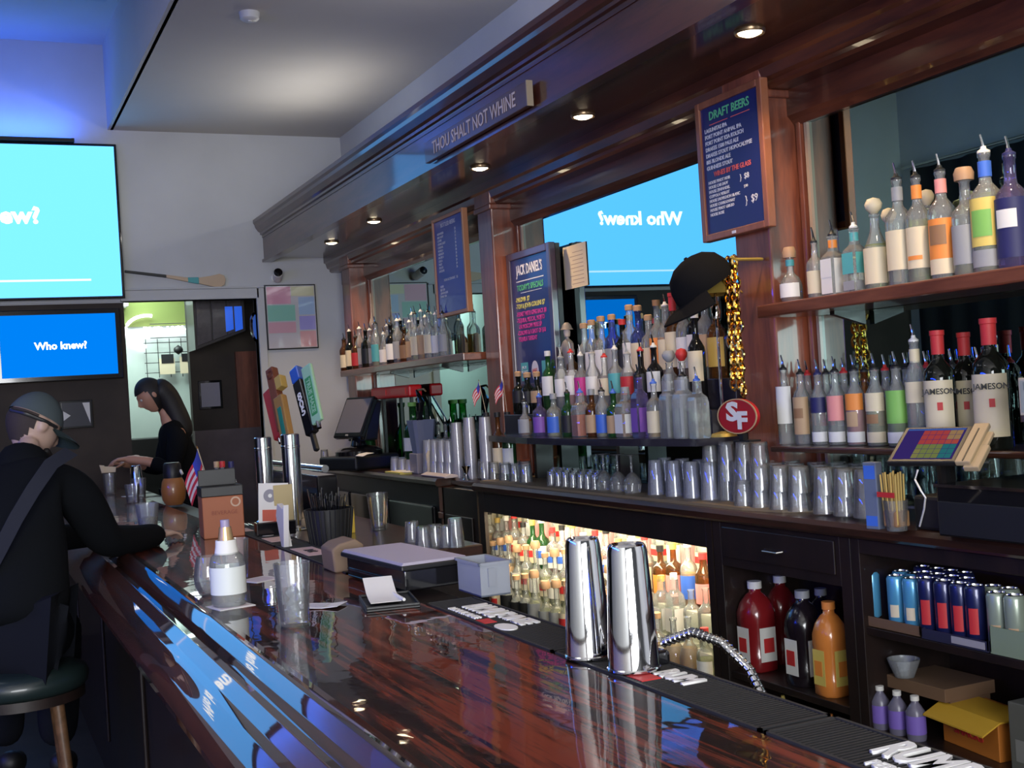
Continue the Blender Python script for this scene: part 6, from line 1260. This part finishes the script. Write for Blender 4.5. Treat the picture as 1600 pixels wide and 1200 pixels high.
Ed = [(0, 1), (1, 2), (2, 3), (3, 4), (4, 5), (3, 6), (6, 7), (7, 8), (8, 9), (9, 10), (3, 11), (11, 12), (12, 13), (13, 14), (14, 15), (0, 16), (16, 17), (17, 18), (0, 19), (19, 20), (20, 21), (18, 22), (21, 23)]
Rd = [.13, .115, .125, .10, .052, .05, .065, .058, .046, .036, .030, .065, .058, .046, .036, .030, .085, .062, .042, .085, .062, .042, .04, .04]
Th = Matrix.Translation(L3(1.195, 8.60, 1.715)) @ Matrix.Rotation(R(90), 4, 'Z') @ Matrix.Rotation(R(-34), 4, 'X')
pcs = limbs(V_, Rd, [[0, 1, 2, 3, 4, 5], [3, 6, 7, 8, 9, 10], [3, 11, 12, 13, 14, 15], [0, 16, 17, 18, 22], [0, 19, 20, 21, 23]]) + [head_mesh(Th)]
pcs += [ball(Th @ Matrix.Translation((s_ * .078, -.005, 0)), .026, .35, .75, 1.0) for s_ in (-1, 1)]
pcs += hand(L3(1.00, 8.465, 1.293), (-1, .0, -.02), (.1, 0, 1), 1, 1, .75); pcs += hand(L3(1.00, 8.66, 1.257), (-1, -.2, .05), (0, 0, 1), -1, 1, .75)
remeshed(pcs, 'body', M_skin, bt, .0065)
for s_ in (-1, 1): v, f = ball(Th @ Matrix.Translation((s_ * .030, .078, .014)), .011); MB().add(v, f).build('eye', P('eye_white', (.5, .5, .48), .3), bt, smooth=True)
V2 = V_[:5] + V_[6:10] + V_[11:15]; E2 = [(0, 1), (1, 2), (2, 3), (3, 4), (3, 5), (5, 6), (6, 7), (7, 8), (3, 9), (9, 10), (10, 11), (11, 12)]
v, f = skin(V2, E2, [.150, .140, .155, .125, .075, .085, .075, .062, .050, .085, .075, .062, .050]); MB().add(v, f).build('hooded_top', M_jacket, bt, smooth=60)
v, f = skin([V_[0], hipl, V_[17], V_[18], hipr, V_[20], V_[21]], [(0, 1), (1, 2), (2, 3), (0, 4), (4, 5), (5, 6)], [.145, .10, .078, .062, .10, .078, .062]); MB().add(v, f).build('trousers', M_jeans, bt, smooth=60)
for yy in (8.50, 8.72): v, f = chain([L3(1.43, yy, .05), L3(1.35, yy, .05), L3(1.25, yy, .045)], [.045, .05, .04]); MB().add(v, f).build('shoe', M_shoe, bt, smooth=60)
# black hair falling from the crown over the nape and back
v, f = skin([L3(1.21, 8.60, 1.755), L3(1.255, 8.60, 1.755), L3(1.305, 8.60, 1.70), L3(1.345, 8.60, 1.60), L3(1.385, 8.60, 1.50), L3(1.41, 8.60, 1.38)], [(0, 1), (1, 2), (2, 3), (3, 4), (4, 5)], [.080, .095, .088, .080, .085, .06]); MB().add(v, f).build('hair', M_hair, bt, smooth=60)
cv_, cf_ = head_mesh(Th, 1.0, .014)
def part_of(cv_, cf_, test):
    keep = [i for i, p in enumerate(cv_) if test(Th.inverted() @ Vector(p))]; ks = set(keep); mp = {k: i for i, k in enumerate(keep)}
    return [cv_[k] for k in keep], [tuple(mp[i] for i in q) for q in cf_ if all(i in ks for i in q)]
MB().add(*part_of(cv_, cf_, lambda p: p.z > .045 or p.y < .035)).build('hair_crown', M_hair, bt, smooth=True)
# ---- seated man in cap, seen from behind, elbow on the bar
mn = thing('person', 'seated man in grey cap and dark jacket leaning on the bar, left foreground', 'person', (.13, 4.28, 0))
o3 = Vector((.13, 4.28, 0)); L3 = lambda x, y, z: Vector((x, y, z)) - o3
V_ = [L3(.12, 4.27, .89), L3(.12, 4.29, 1.02), L3(.14, 4.34, 1.20), L3(.165, 4.41, 1.36), L3(.18, 4.47, 1.43), L3(.205, 4.53, 1.49),
      L3(.28, 4.38, 1.36), L3(.345, 4.39, 1.32), L3(.435, 4.50, 1.135), L3(.56, 4.68, 1.115), L3(.675, 4.84, 1.112),
      L3(.04, 4.50, 1.36), L3(-.02, 4.54, 1.31), L3(.06, 4.76, 1.15), L3(.30, 4.90, 1.13), L3(.47, 5.0, 1.117),
      L3(.20, 4.24, .88), L3(.27, 4.62, .84), L3(.25, 4.66, .40), L3(.02, 4.34, .88), L3(.08, 4.74, .84), L3(.08, 4.78, .40)]
Ed = [(0, 1), (1, 2), (2, 3), (3, 4), (4, 5), (3, 6), (6, 7), (7, 8), (8, 9), (9, 10), (3, 11), (11, 12), (12, 13), (13, 14), (14, 15), (0, 16), (16, 17), (17, 18), (0, 19), (19, 20), (20, 21)]
Rd = [.13, .125, .14, .11, .058, .050, .07, .062, .048, .036, .028, .07, .062, .048, .036, .028, .095, .07, .045, .095, .07, .045]
Th = Matrix.Translation(L3(.225, 4.60, 1.56)) @ Matrix.Rotation(R(-62), 4, 'Z') @ Matrix.Rotation(R(-30), 4, 'X')
pcs = limbs(V_, Rd, [[0, 1, 2, 3, 4, 5], [3, 6, 7, 8, 9, 10], [3, 11, 12, 13, 14, 15], [0, 16, 17, 18], [0, 19, 20, 21]]) + [head_mesh(Th)] + [ball(Th @ Matrix.Translation((s_ * .078, -.005, 0)), .026, .35, .75, 1.0) for s_ in (-1, 1)]
pcs += hand(L3(.655, 4.815, 1.112), (.75, .65, -.02), (0, 0, 1), -1, 1, .5) + hand(L3(.44, 4.99, 1.118), (.9, .3, -.02), (0, 0, 1), 1, 1, .5)
remeshed(pcs, 'body', M_skin2, mn, .0065)
for s_ in (-1, 1): v, f = ball(Th @ Matrix.Translation((s_ * .030, .078, .014)), .011); MB().add(v, f).build('eye', P('eye_white', (.5, .5, .48), .3), mn, smooth=True)
V2 = V_[:5] + V_[6:11] + V_[11:16]; E3 = [(0, 1), (1, 2), (2, 3), (3, 4), (3, 5), (5, 6), (6, 7), (7, 8), (8, 9), (3, 10), (10, 11), (11, 12), (12, 13), (13, 14)]
v, f = skin(V2, E3, [.195, .19, .20, .14, .080, .095, .088, .068, .056, .045, .095, .088, .068, .056, .045]); MB().add(v, f).build('jacket', M_jacket, mn, smooth=60)
v, f = chain([V_[3] + Vector((.01, .03, .02)), V_[4], V_[4].lerp(V_[5], .75)], [.12, .098, .084]); MB().add(v, f).build('collar', M_jacket, mn, smooth=60)
v, f = skin([V_[0], V_[16], V_[17], V_[18], V_[19], V_[20], V_[21]], [(0, 1), (1, 2), (2, 3), (0, 4), (4, 5), (5, 6)], [.15, .115, .09, .07, .115, .09, .07]); MB().add(v, f).build('jeans', M_jeans, mn, smooth=60)
for k in (18, 21): p = V_[k]; v, f = chain([p + Vector((0, -.02, -.04)), p + Vector((.02, .06, -.08)), p + Vector((.04, .16, -.085))], [.05, .05, .04]); MB().add(v, f).build('shoe', M_shoe, mn, smooth=60)
# cap: shell over the skull, brim, back strap
M_capg = P('grey_cap_cloth', (.07, .09, .10), .95, spec=.1, bump=.2, bscale=150)
cv_, cf_ = head_mesh(Th, 1.0, .0115)
MB().add(*part_of(cv_, cf_, lambda p: p.z > .022)).build('cap_crown', M_capg, mn, smooth=True)
bv = []; nb = 12
for (dz) in (0, .005):
    for i in range(nb + 1):
        a = R(20 + 140 * i / nb)
        for r_, q in ((.085, .022), (.135, .014), (.165, .0)):
            kk = 1 if r_ < .09 else .7 + .3 * math.sin(math.pi * i / nb)
            bv.append(Th @ Vector((math.cos(a) * r_ * .92 * (kk if r_ > .09 else 1), math.sin(a) * r_ * 1.14 * (kk if r_ > .09 else 1), q + dz - .02 * math.cos(a) ** 2)))
F = []
for s_ in (0, 1):
    b0 = s_ * (nb + 1) * 3
    for i in range(nb):
        for j in range(2): F.append((b0 + i * 3 + j, b0 + (i + 1) * 3 + j, b0 + (i + 1) * 3 + j + 1, b0 + i * 3 + j + 1))
MB().add(bv, F).build('cap_brim', P('dark_teal_cloth', (.02, .04, .045), .9), mn, smooth=True)
v, f = chain([Th @ Vector((.0, -.105, .012)), Th @ Vector((.06, -.075, .010)), Th @ Vector((.083, -.01, .012)), Th @ Vector((.075, .05, .016))], [.008, .008, .008, .006], 1); MB().add(v, f).build('cap_strap', M_black, mn, smooth=True)
cv_, cf_ = head_mesh(Th, 1.0, .006)
MB().add(*part_of(cv_, cf_, lambda p: p.z < .03 and p.z > -.085 and p.y < -.028)).build('hair', P('brown_hair', (.03, .02, .018), .8, bump=.4, bscale=120), mn, smooth=True)
# dark face mask strap / beard along the jaw and neck chain
v, f = chain([Th @ Vector((.066, .045, -.068)), Th @ Vector((.045, .082, -.086)), Th @ Vector((0, .10, -.09)), Th @ Vector((-.045, .082, -.086)), Th @ Vector((-.066, .045, -.068))], [.012, .018, .020, .018, .012]); MB().add(v, f).build('beard', M_hair, mn, smooth=True)
MB().tube([V_[4] + Vector((.082 * math.cos(a), .082 * math.sin(a), .006 + .012 * math.sin(a - 1.0))) for a in [R(k * 15) for k in range(25)]], .0032, 8).build('neck_chain', M_steel, mn, smooth=True)
# cross-body strap over the back
sp = [(112, 705, 4.22), (80, 725, 4.16), (52, 765, 4.12), (25, 810, 4.11), (0, 858, 4.12), (-25, 905, 4.15)]
vv = []
for (px, py, yy) in sp:
    for dx, dy in ((-10, -6), (10, 6)):
        p = hit(px + dx, py + dy, 1, yy) - o3; vv += [p, p + Vector((0, .012, 0))]
F = []
for i in range(len(sp) - 1):
    b = i * 4; F += [(b, b + 2, b + 6, b + 4), (b + 1, b + 5, b + 7, b + 3), (b, b + 4, b + 5, b + 1), (b + 2, b + 3, b + 7, b + 6)]
MB().add(vv, F).build('shoulder_strap', P('grey_webbing', (.018, .020, .032), .8, spec=.2), mn, smooth=True)
